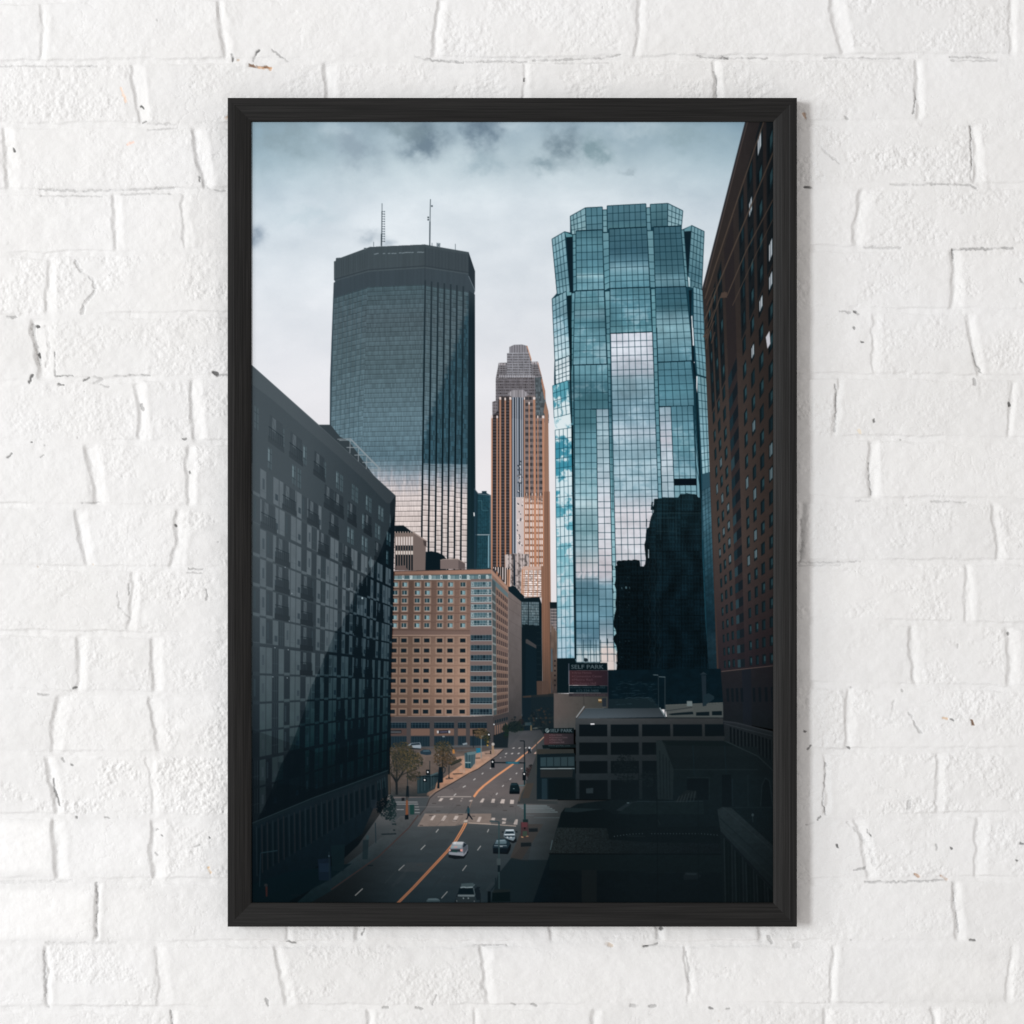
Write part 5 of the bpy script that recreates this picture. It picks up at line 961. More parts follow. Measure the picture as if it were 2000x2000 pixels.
def N(nt, t, **kw):
    n = nt.nodes.new(t)
    for k, v in kw.items(): setattr(n, k, v)
    return n

# ================= brick wall relief (photograph pixels) =================
def axis(lo, hi, step, far):
    core = list(np.arange(lo, hi, step)); out = []; s = step; p = lo
    while p > -far: s = min(s * 1.13, 16); p -= s; out.append(p)
    q_ = []; s = step; p = core[-1]
    while p < 2000 + far: s = min(s * 1.13, 16); p += s; q_.append(p)
    return np.array(out[::-1] + core + q_)
AX = axis(-30, 2030, 1.55, 1100); AY = axis(-30, 2030, 1.55, 1100)
GX, GY = np.meshgrid(AX, AY)
GX = GX.astype(np.float32); GY = GY.astype(np.float32)
JX = [0, 440, 1000, 1556, 2000]
J = [[124, 118, 117, 112, 110], [244, 246, 244, 240, 237], [375, 372, 368, 364, 362], [500, 489, 488, 486, 482], [620, 614, 612, 606, 609],
     [748, 735, 734, 733, 739], [862, 866, 862, 856, 858], [989, 992, 984, 976, 979], [1107, 1114, 1106, 1099, 1098], [1235, 1243, 1228, 1213, 1222],
     [1351, 1358, 1346, 1336, 1346], [1473, 1474, 1470, 1468, 1466], [1593, 1598, 1597, 1597, 1590], [1720, 1722, 1722, 1722, 1716], [1843, 1843, 1843, 1842, 1840], [1971, 1969, 1966, 1964, 1962]]
for i in range(10): J.insert(0, [v - 122 for v in J[0]]); J.append([v + 122 for v in J[-1]])
NB = 10                                          # J[NB] is the first bed joint in the picture
def jy(i, x): return np.interp(x, JX, J[i])
# head joints: course -> (x top, x bottom, width, depth mm)
HJ = {0: [(82, 82, 8, 1.6), (432, 440, 13, 3.4), (856, 852, 13, 3.6), (1245, 1247, 12, 3.0), (1630, 1655, 26, 3.4), (1976, 1978, 9, 2)],
      1: [(268, 280, 22, 2.4), (645, 645, 20, 2.6), (1027, 1028, 8, 2), (1400, 1403, 14, 3), (1786, 1799, 12, 3.2)],
      2: [(12, 18, 20, 3), (388, 402, 24, 3), (760, 765, 14, 3), (1130, 1130, 14, 3), (1510, 1508, 14, 3), (1903, 1905, 15, 3.6)],
      3: [(222, 232, 12, 2), (362, 364, 12, 1.4), (700, 700, 14, 3), (1010, 1010, 14, 3), (1330, 1330, 14, 3), (1686, 1680, 22, 3.6)],
      4: [(96, 100, 16, 2.2), (500, 505, 14, 3), (860, 860, 14, 3), (1200, 1200, 14, 3), (1866, 1862, 18, 3.4)],
      5: [(80, 92, 40, 3.2), (470, 470, 14, 3), (1000, 1000, 14, 3), (1340, 1340, 14, 3), (1704, 1712, 14, 1.8), (1896, 1910, 12, 3.6)],
      6: [(270, 276, 19, 3.2), (380, 388, 22, 2.4), (800, 800, 14, 3), (1180, 1180, 14, 3), (1635, 1632, 10, 3), (1974, 1972, 6, 2)],
      7: [(176, 194, 26, 2.8), (374, 372, 16, 2.4), (700, 700, 14, 3), (1080, 1080, 14, 3), (1706, 1705, 18, 3.2)],
      8: [(154, 176, 18, 2.8), (352, 342, 20, 2.8), (740, 740, 14, 3), (1180, 1180, 14, 3), (1566, 1564, 8, 2.4), (1946, 1950, 14, 2.6)],
      9: [(259, 257, 10, 2), (620, 620, 14, 3), (980, 980, 14, 3), (1350, 1350, 14, 3), (1886, 1894, 15, 2.6)],
      10: [(162, 150, 14, 2.4), (306, 303, 16, 2.4), (720, 720, 14, 3), (1100, 1100, 14, 3), (1788, 1790, 20, 3), (1968, 1980, 20, 3.6)],
      11: [(122, 108, 22, 2.8), (306, 312, 26, 2.4), (640, 640, 14, 3), (1080, 1080, 14, 3), (1654, 1662, 17, 2.2)],
      12: [(94, 112, 16, 4), (294, 300, 14, 1.2), (620, 620, 14, 3), (1000, 1000, 14, 3), (1614, 1609, 7, 3.2), (1838, 1834, 12, 2)],
      13: [(112, 114, 20, 3.8), (304, 312, 24, 3.6), (700, 700, 14, 3), (1080, 1080, 14, 3), (1672, 1706, 20, 3), (1912, 1916, 18, 2.4)],
      14: [(191, 188, 7, 3.2), (558, 560, 7, 2.6), (706, 704, 15, 3), (1078, 1079, 12, 3.2), (1290, 1290, 14, 3.6), (1487, 1488, 18, 3.2), (1870, 1873, 14, 3.6)],
      15: [(88, 92, 7, 3.2), (308, 318, 20, 1.4), (545, 561, 15, 3), (946, 956, 15, 3.6), (1338, 1346, 10, 2), (1630, 1626, 8, 2.6), (1975, 1972, 10, 2)],
      16: [(335, 337, 8, 3.4), (722, 722, 10, 3.4), (925, 928, 8, 3), (1158, 1158, 12, 3.2), (1610, 1614, 12, 3), (1822, 1826, 15, 3.6)]}
rw = random.Random(77)
for cidx in range(-NB, len(J) - NB + 1):
    x = -1500 - rw.random() * 300; L_ = HJ.setdefault(cidx, [])
    inside = bool(L_)
    xs = []
    while x < 3400:
        if not (inside and -110 < x < 2110): xs.append(x)
        x += 330 + rw.random() * 60 if rw.random() < .72 else 170 + rw.random() * 30
    L_ += [(a, a + rw.uniform(-5, 5), rw.uniform(9, 20), rw.uniform(2, 3.6)) for a in xs]
    L_.sort()
HGT = np.zeros(GX.shape, np.float32)             # mm, positive towards the camera
ALB = np.full(GX.shape, .0, np.float32)          # darkening of the paint 0..1
TINT = np.zeros(GX.shape + (3,), np.float32)
# broad waves of the old masonry and many coats of paint
HGT += (fbm(GX / 260, GY / 180, 1, 3) - .5) * 3.0
HGT += (fbm(GX / 60, GY / 46, 4, 3) - .5) * 1.3
WX = (fbm(GX / 26, GY / 26, 11, 3, .6) - .5) * 11; WY = (fbm(GX / 40, GY / 22, 12, 3, .6) - .5) * 9
rough_all = np.zeros(GX.shape, np.float32)
def win(x0, x1, y0, y1):
    return slice(np.searchsorted(AY, y0), np.searchsorted(AY, y1)), slice(np.searchsorted(AX, x0), np.searchsorted(AX, x1))
ROUGH = {(1, 1): .5, (2, 4): 1.0, (4, 0): .2, (4, 1): .8, (5, 1): .6, (12, 0): .55, (12, 1): 1.3, (12, 2): 1.1, (2, 5): 1.15, (3, 5): .4, (4, 4): .7, (4, 5): 1.0, (1, 2): .6, (6, 4): .8,
         (8, 4): .6, (9, 1): .7, (9, 4): .7, (11, 4): .9, (11, 5): .9, (12, 5): 1.0, (13, 5): .9, (13, 2): .7, (9, 0): .4, (10, 1): .6, (13, 1): .1, (14, 0): .1, (14, 1): .15, (0, 4): .25}
for cidx in range(-NB, len(J) - NB + 1):
    it, ib = cidx + NB - 1, cidx + NB
    if it < 0 or ib >= len(J): continue
    L_ = HJ[cidx]
    for k in range(len(L_) - 1):
        a, b = L_[k], L_[k + 1]
        xm = (a[0] + b[0]) / 2; yt, yb = float(jy(it, xm)), float(jy(ib, xm))
        sy_, sx_ = win(min(a[0], a[1]) - 30, max(b[0], b[1]) + 30, yt - 26, yb + 26)
        X = GX[sy_, sx_]; Y = GY[sy_, sx_]
        if X.size == 0: continue
        t = (Y - yt) / (yb - yt)
        xl = a[0] + (a[1] - a[0]) * t + a[2] / 2; xr = b[0] + (b[1] - b[0]) * t - b[2] / 2
        wx = WX[sy_, sx_]; wy = WY[sy_, sx_]
        dx = np.minimum(X + wx * .8 - xl, xr - X - wx * .8)
        dy = np.minimum(Y + wy - jy(it, X) - 6, jy(ib, X) - 6 - Y - wy)
        ins = sstep(-5, 5, dx) * sstep(-7, 6, dy)
        vis = -40 < xm < 2040 and 0 <= cidx <= 16
        rgh = ROUGH.get((cidx, k - sum(1 for h in L_ if h[0] < -110) + 1), None) if vis else None
        if rgh is None: rgh = rw.choice([.15, .25, .4, .6, .8])
        tiltx = rw.uniform(-.9, .9); tilty = rw.uniform(-.4, .4); off = rw.uniform(-.5, .5)
        u_ = (X - xm) / 180; v_ = (Y - (yt + yb) / 2) / 60
        patch = sstep(.35, .62, fbm(X / 70 + k * 3.1, Y / 40 + cidx * 1.7, 200 + k, 3))
        HGT[sy_, sx_] += ins * (off + tiltx * u_ * .5 + tilty * v_ * .5 + .35 * (1 - v_ ** 2).clip(0, 1))
        rough_all[sy_, sx_] = np.maximum(rough_all[sy_, sx_], ins * rgh * patch)
        ALB[sy_, sx_] += ins * rw.uniform(-.014, .014)
    # bed joint under this course
    sy_, sx_ = win(-3000, 5000, min(J[ib]) - 34, max(J[ib]) + 34)
    X = GX[sy_, sx_]; Y = GY[sy_, sx_]
    if X.size:
        d = Y + WY[sy_, sx_] - jy(ib, X)
        n = fbm(X / 120, X * 0 + cidx * 3.3, 300 + cidx, 3)
        dep = .35 + 1.3 * sstep(.38, .72, n)
        HGT[sy_, sx_] -= dep * sstep(9.5, 3.8, np.abs(d)) * (.8 + .4 * vnoise(X / 8, Y / 8, 303))
        # lip left by the brush along the lower edge of the bricks
        HGT[sy_, sx_] += .28 * np.exp(-((d + 9) / 3.5) ** 2) * sstep(.3, .6, n)
    for (xt, xb_, w_, dp) in L_:
        xm = (xt + xb_) / 2; yt = float(jy(it, xm)) + 4; yb = float(jy(ib, xm)) - 4
        sy_, sx_ = win(min(xt, xb_) - w_ - 24, max(xt, xb_) + w_ + 24, yt - 20, yb + 20)
        X = GX[sy_, sx_]; Y = GY[sy_, sx_]
        if X.size == 0: continue
        t = (Y - yt) / (yb - yt)
        cx_ = xt + (xb_ - xt) * t + 3.5 * np.sin(t * 3.1 + xt) + WX[sy_, sx_] * .95
        dd = X - cx_
        wv = w_ * (.82 + .36 * vnoise(Y / 24, X * 0 + xt, 9))
        endf = sstep(-.03, .07, t) * sstep(1.04, .93, t)
        lip = 2.0 + dp * 1.3 * (.6 + .8 * vnoise(Y / 17, X * 0 + xt, 19)); left = sstep(-wv / 2 - lip * .5, -wv / 2 + lip, dd)   # left lip
        right = sstep(wv / 2 + 7, -wv / 2 - 1, dd)                        # the mortar swells out to the right
        HGT[sy_, sx_] -= dp * 1.25 * left * right * endf * (.45 + .6 * fbm(X / 22 + xt, Y / 26, 13, 3)) + (fbm(X / 7, Y / 9, 17, 3) - .5) * 1.1 * left * right * endf
        HGT[sy_, sx_] += .3 * np.exp(-((dd - wv / 2 - 9) / 5) ** 2) * endf
# rough, pitted faces: paint over a broken brick skin
n1 = fbm(GX / 9.0 + WX * .1, GY / 8.0, 21, 4, .6); n2 = fbm(GX / 4.2, GY / 5.2, 31, 2, .6)
HGT += rough_all * ((n1 - .5) * 3.1 + (n2 - .5) * .9)
HGT += (fbm(GX / 14, GY / 12, 41, 4, .55) - .5) * .62 + (fbm(GX / 30, GY / 24, 43, 3, .5) - .5) * 1.3 + (n2 - .5) * .10
rdg = np.abs(fbm(GX / 46 + 7, GY / 34, 51, 4, .55) - .5)
HGT -= np.exp(-(rdg / .010) ** 2) * sstep(.5, .66, fbm(GX / 90, GY / 90, 52, 2)) * .45
pit = vnoise(GX / 3.6, GY / 3.4, 61); pm = sstep(.955, .985, pit) * sstep(.30, .75, rough_all + .25 * vnoise(GX / 40, GY / 40, 62))
HGT -= pm * .9; ALB += pm * .10
# individual features read off the photograph
def stroke(pts, w, depth, dark=0.0, tint=None, jag=1.6, seed=0):
    xs = [p[0] for p in pts]; ys = [p[1] for p in pts]
    sy_, sx_ = win(min(xs) - 14, max(xs) + 14, min(ys) - 14, max(ys) + 14)
    X = GX[sy_, sx_]; Y = GY[sy_, sx_]
    if X.size == 0: return
    Xj = X + (fbm(X / 6, Y / 6, 70 + seed, 2) - .5) * jag * 3; Yj = Y + (fbm(X / 6, Y / 6, 90 + seed, 2) - .5) * jag * 3
    d = np.full(X.shape, 1e9)
    for (ax, ay), (bx, by) in zip(pts[:-1], pts[1:]):
        L2 = (bx - ax) ** 2 + (by - ay) ** 2 + 1e-6
        t = np.clip(((Xj - ax) * (bx - ax) + (Yj - ay) * (by - ay)) / L2, 0, 1)
        d = np.minimum(d, np.hypot(Xj - ax - t * (bx - ax), Yj - ay - t * (by - ay)))
    brk = .35 + .9 * sstep(.25, .62, fbm(X / 13, Y / 13, 130 + seed, 3, .6)); wv_ = w * (.55 + .7 * vnoise(X / 7, Y / 7, 140 + seed)) if len(pts) > 1 and math.hypot(pts[0][0] - pts[-1][0], pts[0][1] - pts[-1][1]) > 9 else w * 1.0 + 0 * X
    m = (sstep(1.7, -.5, d - wv_ / 2) * (brk if math.hypot(pts[0][0] - pts[-1][0], pts[0][1] - pts[-1][1]) > 9 else 1)).clip(0, 1).astype(np.float32)
    dark = dark * (.62 if dark < .6 else .9)
    HGT[sy_, sx_] -= m * depth; ALB[sy_, sx_] = np.maximum(ALB[sy_, sx_], m * dark)  # dark: missing paint, and shadow painted in along joint cracks
    if tint is not None: TINT[sy_, sx_] += m[..., None] * np.array(tint, np.float32)
BR = (.05, -.05, -.12)
for a in [([(505, 97), (497, 108), (495, 120)], 3, 1, .85), ([(487, 127), (500, 130), (530, 132)], 3.4, 1.2, .8, BR), ([(505, 131), (528, 134)], 4, .5, .45, (.10, -.02, -.12)),
          ([(453, 106), (455, 118)], 3, 1, .75), ([(532, 97), (545, 109), (562, 121)], 2, .6, .5), ([(812, 112), (850, 118), (905, 122)], 2.6, 1.3, .5), ([(905, 122), (960, 119), (1030, 120)], 2, .8, .35),
          ([(1040, 118), (1110, 116), (1180, 113), (1212, 107)], 2.2, .9, .42), ([(1085, 124), (1190, 123)], 2, .6, .2), ([(1362, 109), (1390, 113), (1500, 114)], 2.2, .9, .45), ([(1410, 112), (1422, 113)], 3, 1, .7),
          ([(1394, 140), (1399, 150), (1399, 188)], 2, .8, .55), ([(1024, 153), (1024, 158)], 3, .6, .85), ([(1611, 112), (1690, 113), (1760, 114)], 2, .9, .35), ([(1855, 112), (1900, 111), (1950, 116)], 2, .8, .4), ([(1858, 118), (1948, 119)], 2, .5, .3),
          ([(1786, 174), (1787, 200), (1784, 220)], 2.6, 1.4, .55), ([(1896, 246), (1897, 300), (1896, 352)], 2.4, 1.6, .4), ([(1820, 360), (1895, 361), (1905, 368)], 2.4, 1, .4), ([(1573, 366), (1583, 367)], 3, .8, .9),
          ([(1570, 222), (1575, 231)], 4.5, 1, .5, BR), ([(1650, 229), (1656, 232)], 3.5, .9, .4), ([(78, 370), (150, 373), (240, 371), (340, 367)], 2.4, 1.1, .3), ([(80, 383), (150, 383), (200, 384)], 2, .8, .3), ([(237, 380), (335, 378)], 2, .8, .28),
          ([(288, 242), (345, 243)], 2.2, .8, .3), ([(288, 254), (345, 251)], 2, .8, .3), ([(0, 129), (120, 129), (190, 129)], 1.8, .5, .22), ([(174, 129), (184, 129)], 2.4, .5, .5), ([(113, 734), (143, 734)], 2.6, 1, .7), ([(108, 688), (108, 700)], 2, .9, .6),
          ([(107, 706), (108, 735), (113, 735)], 2, .9, .55), ([(222, 734), (293, 732)], 2, .7, .42), ([(417, 728), (425, 731)], 5, 1.6, .9), ([(425, 734), (444, 732)], 3.4, 1.2, .5), ([(63, 733), (58, 746)], 3, 1.2, .85), ([(113, 751), (124, 751)], 2.2, .8, .75),
          ([(164, 742), (174, 738)], 3, .6, .6), ([(184, 736), (200, 741), (184, 748)], 3, .6, .3), ([(196, 752), (214, 755)], 2.4, .5, .35), ([(70, 637), (76, 638)], 3.5, 1, .95), ([(75, 692), (77, 697)], 4, 1, .95), ([(275, 209), (279, 210)], 3, .7, .95), ([(280, 240), (286, 238)], 2.2, .5, .6),
          ([(27, 290), (29, 296)], 2.6, .6, .9), ([(388, 345), (391, 355)], 2.4, .7, .8), ([(402, 363), (412, 370), (440, 373)], 1.8, .5, .35), ([(236, 172), (243, 190), (246, 200)], 4, .2, .10, (.10, .0, -.07)), ([(248, 282), (262, 277)], 3.4, .3, .14, (.10, -.02, -.07)), ([(441, 232), (448, 226)], 4, .5, .4, (.12, 0, -.1)),
          ([(276, 790), (279, 802)], 4, .9, .55), ([(60, 865), (62, 865)], 2.6, .5, .7), ([(15, 893), (23, 886)], 2.4, .5, .6), ([(80, 893), (86, 889)], 2, .4, .5), ([(357, 857), (364, 857)], 2.2, .4, .7), ([(371, 922), (372, 925)], 2.4, .4, .8), ([(343, 1026), (344, 1027)], 3, .5, .95),
          ([(161, 983), (195, 981)], 2, .6, .4), ([(144, 1345), (149, 1341)], 2.6, .6, .8), ([(75, 1356), (95, 1357)], 3, .6, .4), ([(368, 1111), (397, 1112)], 2, .6, .5), ([(368, 1119), (395, 1119)], 1.8, .5, .35), ([(404, 1150), (404, 1172)], 2, .6, .45), ([(230, 1157), (233, 1185), (252, 1206)], 2, .7, .25), ([(253, 1140), (252, 1160)], 2, .8, .5),
          ([(104, 1523), (106, 1545), (117, 1572)], 2.4, 1, .6), ([(121, 1482), (124, 1488)], 2.6, .5, .5), ([(138, 1493), (142, 1494)], 2.6, .5, .6), ([(148, 1596), (150, 1597)], 3.4, .6, .6), ([(206, 1596), (212, 1598)], 3, .6, .5), ([(305, 1622), (308, 1620)], 2.4, .5, .5), ([(316, 1631), (318, 1632)], 2.2, .5, .6),
          ([(303, 1666), (308, 1670)], 2, .5, .5), ([(407, 1695), (410, 1705)], 3, .6, .4, (.16, .03, -.12)), ([(380, 1654), (390, 1651)], 2, .5, .4), ([(409, 1636), (410, 1638)], 2.4, .5, .8), ([(188, 1725), (190, 1760), (188, 1800), (189, 1832)], 2.4, 1.4, .35), ([(86, 1858), (88, 1900), (90, 1962), (98, 1968)], 2.6, 1.2, .35),
          ([(0, 1724), (60, 1722), (140, 1720)], 4, .7, .10), ([(90, 1842), (150, 1843), (230, 1841)], 4, .8, .12), ([(334, 1975), (336, 2000)], 3, 1.4, .4), ([(520, 1952), (524, 1963)], 4, 1, .5), ([(560, 1839), (576, 1841)], 2.4, .5, .6), ([(711, 1812), (708, 1826)], 2, 1, .6), ([(925, 1846), (990, 1845)], 2, .6, .4),
          ([(845, 1962), (852, 1945)], 3, .8, .5), ([(749, 1969), (757, 1968)], 4, .8, .5), ([(812, 1968), (824, 1970)], 4, .8, .5), ([(998, 1960), (1008, 1962)], 4, .8, .5), ([(1040, 1961), (1048, 1964)], 4, .8, .5), ([(1185, 1843), (1194, 1848)], 6, 1, .35, (.05, 0, -.05)), ([(1257, 1848), (1270, 1847), (1283, 1844)], 3, 1.2, .95),
          ([(1290, 1814), (1293, 1814)], 4, 1, .8), ([(1500, 1828), (1508, 1842)], 4, 1, .4), ([(1552, 1848), (1560, 1846)], 8, .8, .16), ([(1340, 1860), (1346, 1890), (1345, 1916)], 3, .8, .3), ([(1232, 1964), (1246, 1965)], 6, 1, .35), ([(1268, 1966), (1280, 1964)], 5, 1, .45), ([(1386, 1969), (1392, 1970)], 3.4, .8, .6), ([(1420, 1970), (1424, 1970)], 3.4, .8, .5),
          ([(1690, 1722), (1740, 1723), (1800, 1721), (1850, 1719)], 2.6, 1, .4), ([(1787, 1708), (1795, 1712)], 5, 1, .5, BR), ([(1838, 1712), (1850, 1718)], 4, 1, .5, BR), ([(1895, 1836), (1903, 1836)], 3, .7, .7), ([(1860, 1725), (1866, 1770), (1872, 1820)], 2.4, 1.2, .3),
          ([(1862, 488), (1920, 486), (1978, 484)], 3.2, 1.6, .5), ([(1861, 488), (1862, 510)], 2.6, 1.2, .55), ([(1669, 608), (1677, 614)], 3, 1, .8), ([(1640, 608), (1662, 611)], 2, .7, .4), ([(1667, 639), (1670, 642)], 2, .5, .6), ([(1684, 668), (1684, 669)], 3, .5, .85), ([(1632, 752), (1633, 800), (1630, 842)], 2.6, 1.4, .42),
          ([(1903, 742), (1904, 750)], 6, 1, .45), ([(1970, 788), (1971, 792)], 4, 1, .9), ([(1707, 820), (1708, 824)], 3, .7, .8), ([(1676, 840), (1680, 845)], 4, .3, .14, (.06, .02, -.04)), ([(1900, 690), (1906, 712), (1918, 728)], 2.2, .9, .5), ([(1697, 905), (1698, 930), (1702, 965)], 2.2, 1, .4), ([(1565, 1015), (1566, 1060), (1563, 1095), (1558, 1099)], 2.4, 1, .35),
          ([(1556, 1098), (1620, 1099), (1680, 1097)], 2, .8, .3), ([(1558, 1104), (1640, 1104)], 2, .5, .2), ([(1672, 979), (1700, 978)], 2.2, .6, .4), ([(1820, 980), (1888, 981)], 2.2, .7, .32), ([(1762, 1350), (1762, 1348)], 3, .6, .4), ([(1898, 1408), (1900, 1414)], 4, 1, .9, BR), ([(1857, 1404), (1861, 1407)], 3, .6, .6), ([(1842, 1402), (1848, 1404)], 4, .6, .35, (.1, 0, -.1)),
          ([(1571, 1427), (1572, 1428)], 3.2, .5, .9), ([(1577, 1462), (1583, 1456)], 2.4, .6, .7), ([(1656, 1459), (1659, 1461)], 3, .6, .7), ([(1612, 1490), (1611, 1530), (1606, 1565), (1612, 1590)], 2.6, 1.4, .42), ([(1596, 1600), (1602, 1595)], 2, .5, .6), ([(1574, 1610), (1590, 1607)], 2, .5, .4),
          ([(1778, 1560), (1774, 1580)], 6, 1, .3), ([(1740, 1400), (1745, 1370)], 3, .6, .2), ([(1775, 1392), (1790, 1420), (1800, 1432)], 3, 1, .3), ([(1655, 1607), (1680, 1630), (1700, 1660), (1708, 1690)], 5, 1.2, .16), ([(1694, 1622), (1700, 1634)], 2.2, .6, .7), ([(1635, 1651), (1636, 1653)], 3.4, .5, .9), ([(1857, 1656), (1859, 1658)], 3.4, .6, .8), ([(1829, 1650), (1831, 1660)], 3, .6, .4),
          ([(1668, 1699), (1690, 1696)], 2.4, .8, .5), ([(1992, 1647), (1999, 1648)], 2.6, .5, .7), ([(1984, 1681), (1985, 1682)], 2.6, .5, .8), ([(1969, 1237), (1970, 1239)], 2.6, .5, .7), ([(1870, 1258), (1870, 1266)], 2, .4, .3), ([(1955, 1000), (1956, 1030)], 2, .5, .15), ([(1992, 545), (2000, 555)], 2, .8, .5), ([(1600, 285), (1625, 308), (1640, 320)], 3, 1, .22),
          ([(1740, 360), (1790, 361), (1820, 359)], 3, .8, .26), ([(1690, 483), (1760, 484)], 3, .8, .28), ([(147, 510), (155, 525), (180, 545), (186, 560)], 5, 1.6, .18), ([(185, 570), (168, 590), (160, 612)], 6, 1.8, .2), ([(64, 634), (68, 668), (78, 712)], 5, 1.6, .22), ([(90, 640), (96, 690), (90, 715)], 6, 1.2, .16), ([(15, 620), (32, 619)], 4, .9, .5)]:
    stroke(a[0], a[1], a[2], a[3], a[4] if len(a) > 4 else None, seed=int(a[0][0][0]) % 7)
# chips of missing paint, few and small
rc = random.Random(9)
for i in range(60):
    x = rc.uniform(-900, 2900); y = rc.uniform(-900, 2900)
    if rc.random() < .55:
        j_ = min(range(len(J)), key=lambda k: abs(J[k][2] - y)); y = float(jy(j_, x)) + rc.uniform(-7, 7)
    a_ = rc.uniform(0, 3.1); l_ = rc.uniform(.2, 2.2)
    stroke([(x, y), (x + l_ * math.cos(a_), y + l_ * math.sin(a_) * .6)], rc.uniform(1.4, 2.8), .5, rc.uniform(.15, .55), (.06, 0, -.06) if rc.random() < .12 else None, 1)
tone = np.stack([235 - ALB * 150] * 3, -1)
low = fbm(GX / 190, GY / 150, 401, 3) - .5
tone += low[..., None] * np.array((5, 6, 8))
# hot spot of light painted into brick faces, mostly at the lower left edge
for (x0, x1, y0, y1, g_) in ((-40, 104, 1602, 1708, 9), (-40, 182, 1732, 1836, 8), (194, 300, 1735, 1835, 5), (118, 290, 1604, 1708, 4), (1760, 2000, 1870, 1950, 4)):
    mm = sstep(x0 - 6, x0 + 30, GX + WX) * sstep(x1 + 4, x1 - 22, GX + WX) * sstep(y0 - 4, y0 + 16, GY + WY) * sstep(y1 + 4, y1 - 18, GY + WY)
    tone += (mm * g_)[..., None]
tone += TINT * 235
tone += ((vnoise(GX / 2.1, GY / 2.1, 402) - .5) * 3)[..., None]
wall = grid_mesh('brick_wall', (GX - 1000) * U, -HGT * .001, (1000 - GY) * U, np.clip(tone, 10, 250) / 255)
m, nt, b = mat('white_painted_brick')
at = N(nt, 'ShaderNodeVertexColor', layer_name='tone'); nt.links.new(at.outputs[0], b.inputs['Base Color'])
b.inputs['Roughness'].default_value = .62; b.inputs['Specular IOR Level'].default_value = .25
tc = N(nt, 'ShaderNodeTexCoord'); nz = N(nt, 'ShaderNodeTexNoise'); nz.inputs['Scale'].default_value = 620; nz.inputs['Detail'].default_value = 4; nz.inputs['Roughness'].default_value = .65
bp = N(nt, 'ShaderNodeBump'); bp.inputs['Strength'].default_value = .30; bp.inputs['Distance'].default_value = .0006
nt.links.new(tc.outputs['Object'], nz.inputs['Vector']); nt.links.new(nz.outputs[0], bp.inputs['Height']); nt.links.new(bp.outputs[0], b.inputs['Normal'])
wall.data.materials.append(m); link(wall)
wall['kind'] = 'structure'

# ================= framed picture =================
root = bpy.data.objects.new('framed_picture', None); root.empty_display_size = .1
D0 = .0235                                  # how far the frame stands off the wall
kf = (CAM - D0) / CAM
CX, CY = 1000.55, 1000.55
root.location = ((CX - 1000) * U * kf, 0, (1000 - CY) * U * kf)
link(root)
root['label'] = 'black wooden picture frame holding a city skyline print, hung on the white brick wall'
root['category'] = 'framed picture'
HWo, HHo = 556.4 * U * kf, 810.0 * U * kf   # outer half sizes
RWD = 46.0 * U * kf                         # rail width
prof = [(0, .003), (0, -.0228 + .0012), (.0004, -.0232), (.0012, -D0), (.30 * RWD, -D0), (.34 * RWD, -D0 + .0003), (.62 * RWD, -D0 + .0014), (.90 * RWD, -D0 + .0032), (.965 * RWD, -D0 + .0038), (RWD, -D0 + .0046), (RWD, -.0150), (RWD * .7, -.0146), (RWD * .7, .003)]
def rail(half, off, rot, seed):
    """one mitred moulding: built along local X, its outer edge towards local +Z"""
    bm = bmesh.new(); nseg = 2
    rings = []
    for side in (-1, 1):
        rings.append([bm.verts.new((side * (half - t), y, off - t)) for t, y in prof])
    n = len(prof)
    for i in range(n):
        j = (i + 1) % n
        f = bm.faces.new((rings[0][i], rings[0][j], rings[1][j], rings[1][i]))
    bm.faces.new(rings[0]); bm.faces.new(list(reversed(rings[1])))
    bmesh.ops.recalc_face_normals(bm, faces=bm.faces[:])
    me = bpy.data.meshes.new('rail'); bm.to_mesh(me); bm.free()
    o = bpy.data.objects.new('rail', me); o.rotation_euler = (0, rot, 0)
    me.materials.append(WOOD); return link(o, root)
WOOD, nt, b = mat('black_stained_wood')
tc = N(nt, 'ShaderNodeTexCoord'); oi = N(nt, 'ShaderNodeObjectInfo')
mp = N(nt, 'ShaderNodeMapping'); mp.inputs['Scale'].default_value = (9, 700, 950)
ad = N(nt, 'ShaderNodeVectorMath', operation='ADD'); nt.links.new(tc.outputs['Object'], ad.inputs[0])
nt.links.new(ad.outputs[0], mp.inputs['Vector'])
nz = N(nt, 'ShaderNodeTexNoise'); nz.inputs['Scale'].default_value = 1.0; nz.inputs['Detail'].default_value = 5; nz.inputs['Roughness'].default_value = .62; nt.links.new(mp.outputs[0], nz.inputs['Vector'])
cr = N(nt, 'ShaderNodeValToRGB'); cr.color_ramp.elements[0].position = .38; cr.color_ramp.elements[0].color = (.0022, .0021, .0021, 1); cr.color_ramp.elements[1].position = .64; cr.color_ramp.elements[1].color = (.0175, .0168, .0165, 1)
nt.links.new(nz.outputs[0], cr.inputs[0]); nt.links.new(cr.outputs[0], b.inputs['Base Color'])
mp2 = N(nt, 'ShaderNodeMapping'); mp2.inputs['Scale'].default_value = (4, 60, 70); nt.links.new(tc.outputs['Object'], mp2.inputs['Vector'])
nz2 = N(nt, 'ShaderNodeTexNoise'); nz2.inputs['Scale'].default_value = 1.0; nz2.inputs['Detail'].default_value = 3; nt.links.new(mp2.outputs[0], nz2.inputs['Vector'])
mx = N(nt, 'ShaderNodeMix', data_type='RGBA', blend_type='MULTIPLY'); mx.inputs[0].default_value = .55; nt.links.new(cr.outputs[0], mx.inputs[6]); nt.links.new(nz2.outputs[0], mx.inputs[7]); nt.links.new(mx.outputs[2], b.inputs['Base Color'])
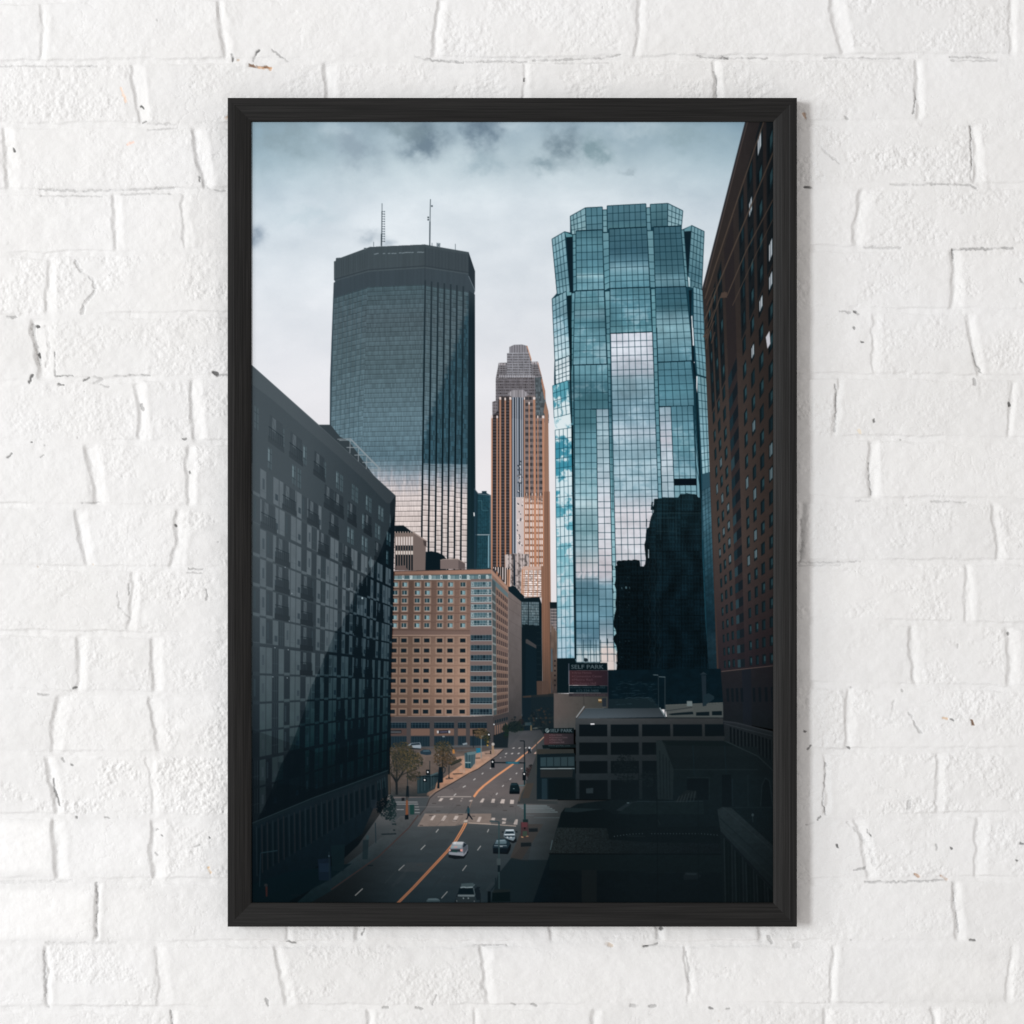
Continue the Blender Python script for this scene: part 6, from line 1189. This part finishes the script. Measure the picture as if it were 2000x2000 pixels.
bp = N(nt, 'ShaderNodeBump'); bp.inputs['Strength'].default_value = .45; bp.inputs['Distance'].default_value = .0004; nt.links.new(nz.outputs[0], bp.inputs['Height']); nt.links.new(bp.outputs[0], b.inputs['Normal'])
b.inputs['Roughness'].default_value = .5; b.inputs['Specular IOR Level'].default_value = .24
rail(HWo, HHo, 0, 1); rail(HHo, HWo, math.pi / 2, 2); rail(HWo, HHo, math.pi, 3); rail(HHo, HWo, -math.pi / 2, 4)
# the print: a flat sheet of paper behind the rails' inner lip
DP = .0172; kp = (CAM - DP) / CAM
xs = (np.arange(PW) + PX0 + .5 - 1000) * U * kp - root.location.x; zs = (1000 - (np.arange(PH) + PY0 + .5)) * U * kp - root.location.z
XX, ZZ = np.meshgrid(xs, zs)
pr = grid_mesh('print', XX, np.full(XX.shape, -DP), ZZ, CV / 255)
m, nt, b = mat('photographic_print')
at = N(nt, 'ShaderNodeVertexColor', layer_name='tone'); nt.links.new(at.outputs[0], b.inputs['Base Color'])
b.inputs['Roughness'].default_value = .6; b.inputs['Specular IOR Level'].default_value = .01
pr.data.materials.append(m); link(pr, root)

# ================= light =================
w = bpy.data.worlds.new('World'); scene.world = w; w.use_nodes = True
bg = w.node_tree.nodes['Background']; bg.inputs[0].default_value = (1.0, .955, .925, 1); bg.inputs[1].default_value = AMB
def area(name, loc, target, sx, sy, power, colr):
    l = bpy.data.lights.new(name, 'AREA'); l.shape = 'RECTANGLE'; l.size = sx; l.size_y = sy; l.energy = power; l.color = colr
    o = bpy.data.objects.new(name, l); o.location = loc
    from mathutils import Vector
    o.rotation_euler = (Vector(target) - Vector(loc)).to_track_quat('-Z', 'Y').to_euler(); link(o)
area('window_light', (-6.2, -7.4, .9), (0, 0, 0), 1.5, 3.2, KEY, (.97, 1.0, 1.02))
area('added_raking_light', (-7.6, -3.6, .8), (0, 0, 0), 2.2, 3.4, KEY * .30, (1.0, .985, .97))  # added lamp: widens the frame's soft shadow tail and rakes the relief
# ================= camera =================
cd = bpy.data.cameras.new('camera'); cd.sensor_width = 36; cd.lens = 36 * CAM / (2000 * U); cd.clip_end = 50; cd.clip_start = .05
cam = bpy.data.objects.new('camera', cd); cam.location = (0, -CAM, 0); cam.rotation_euler = (math.pi / 2, 0, 0); link(cam)
scene.camera = cam
scene.view_settings.view_transform = 'Standard'; scene.view_settings.look = 'None'; scene.view_settings.exposure = 0; scene.view_settings.gamma = 1
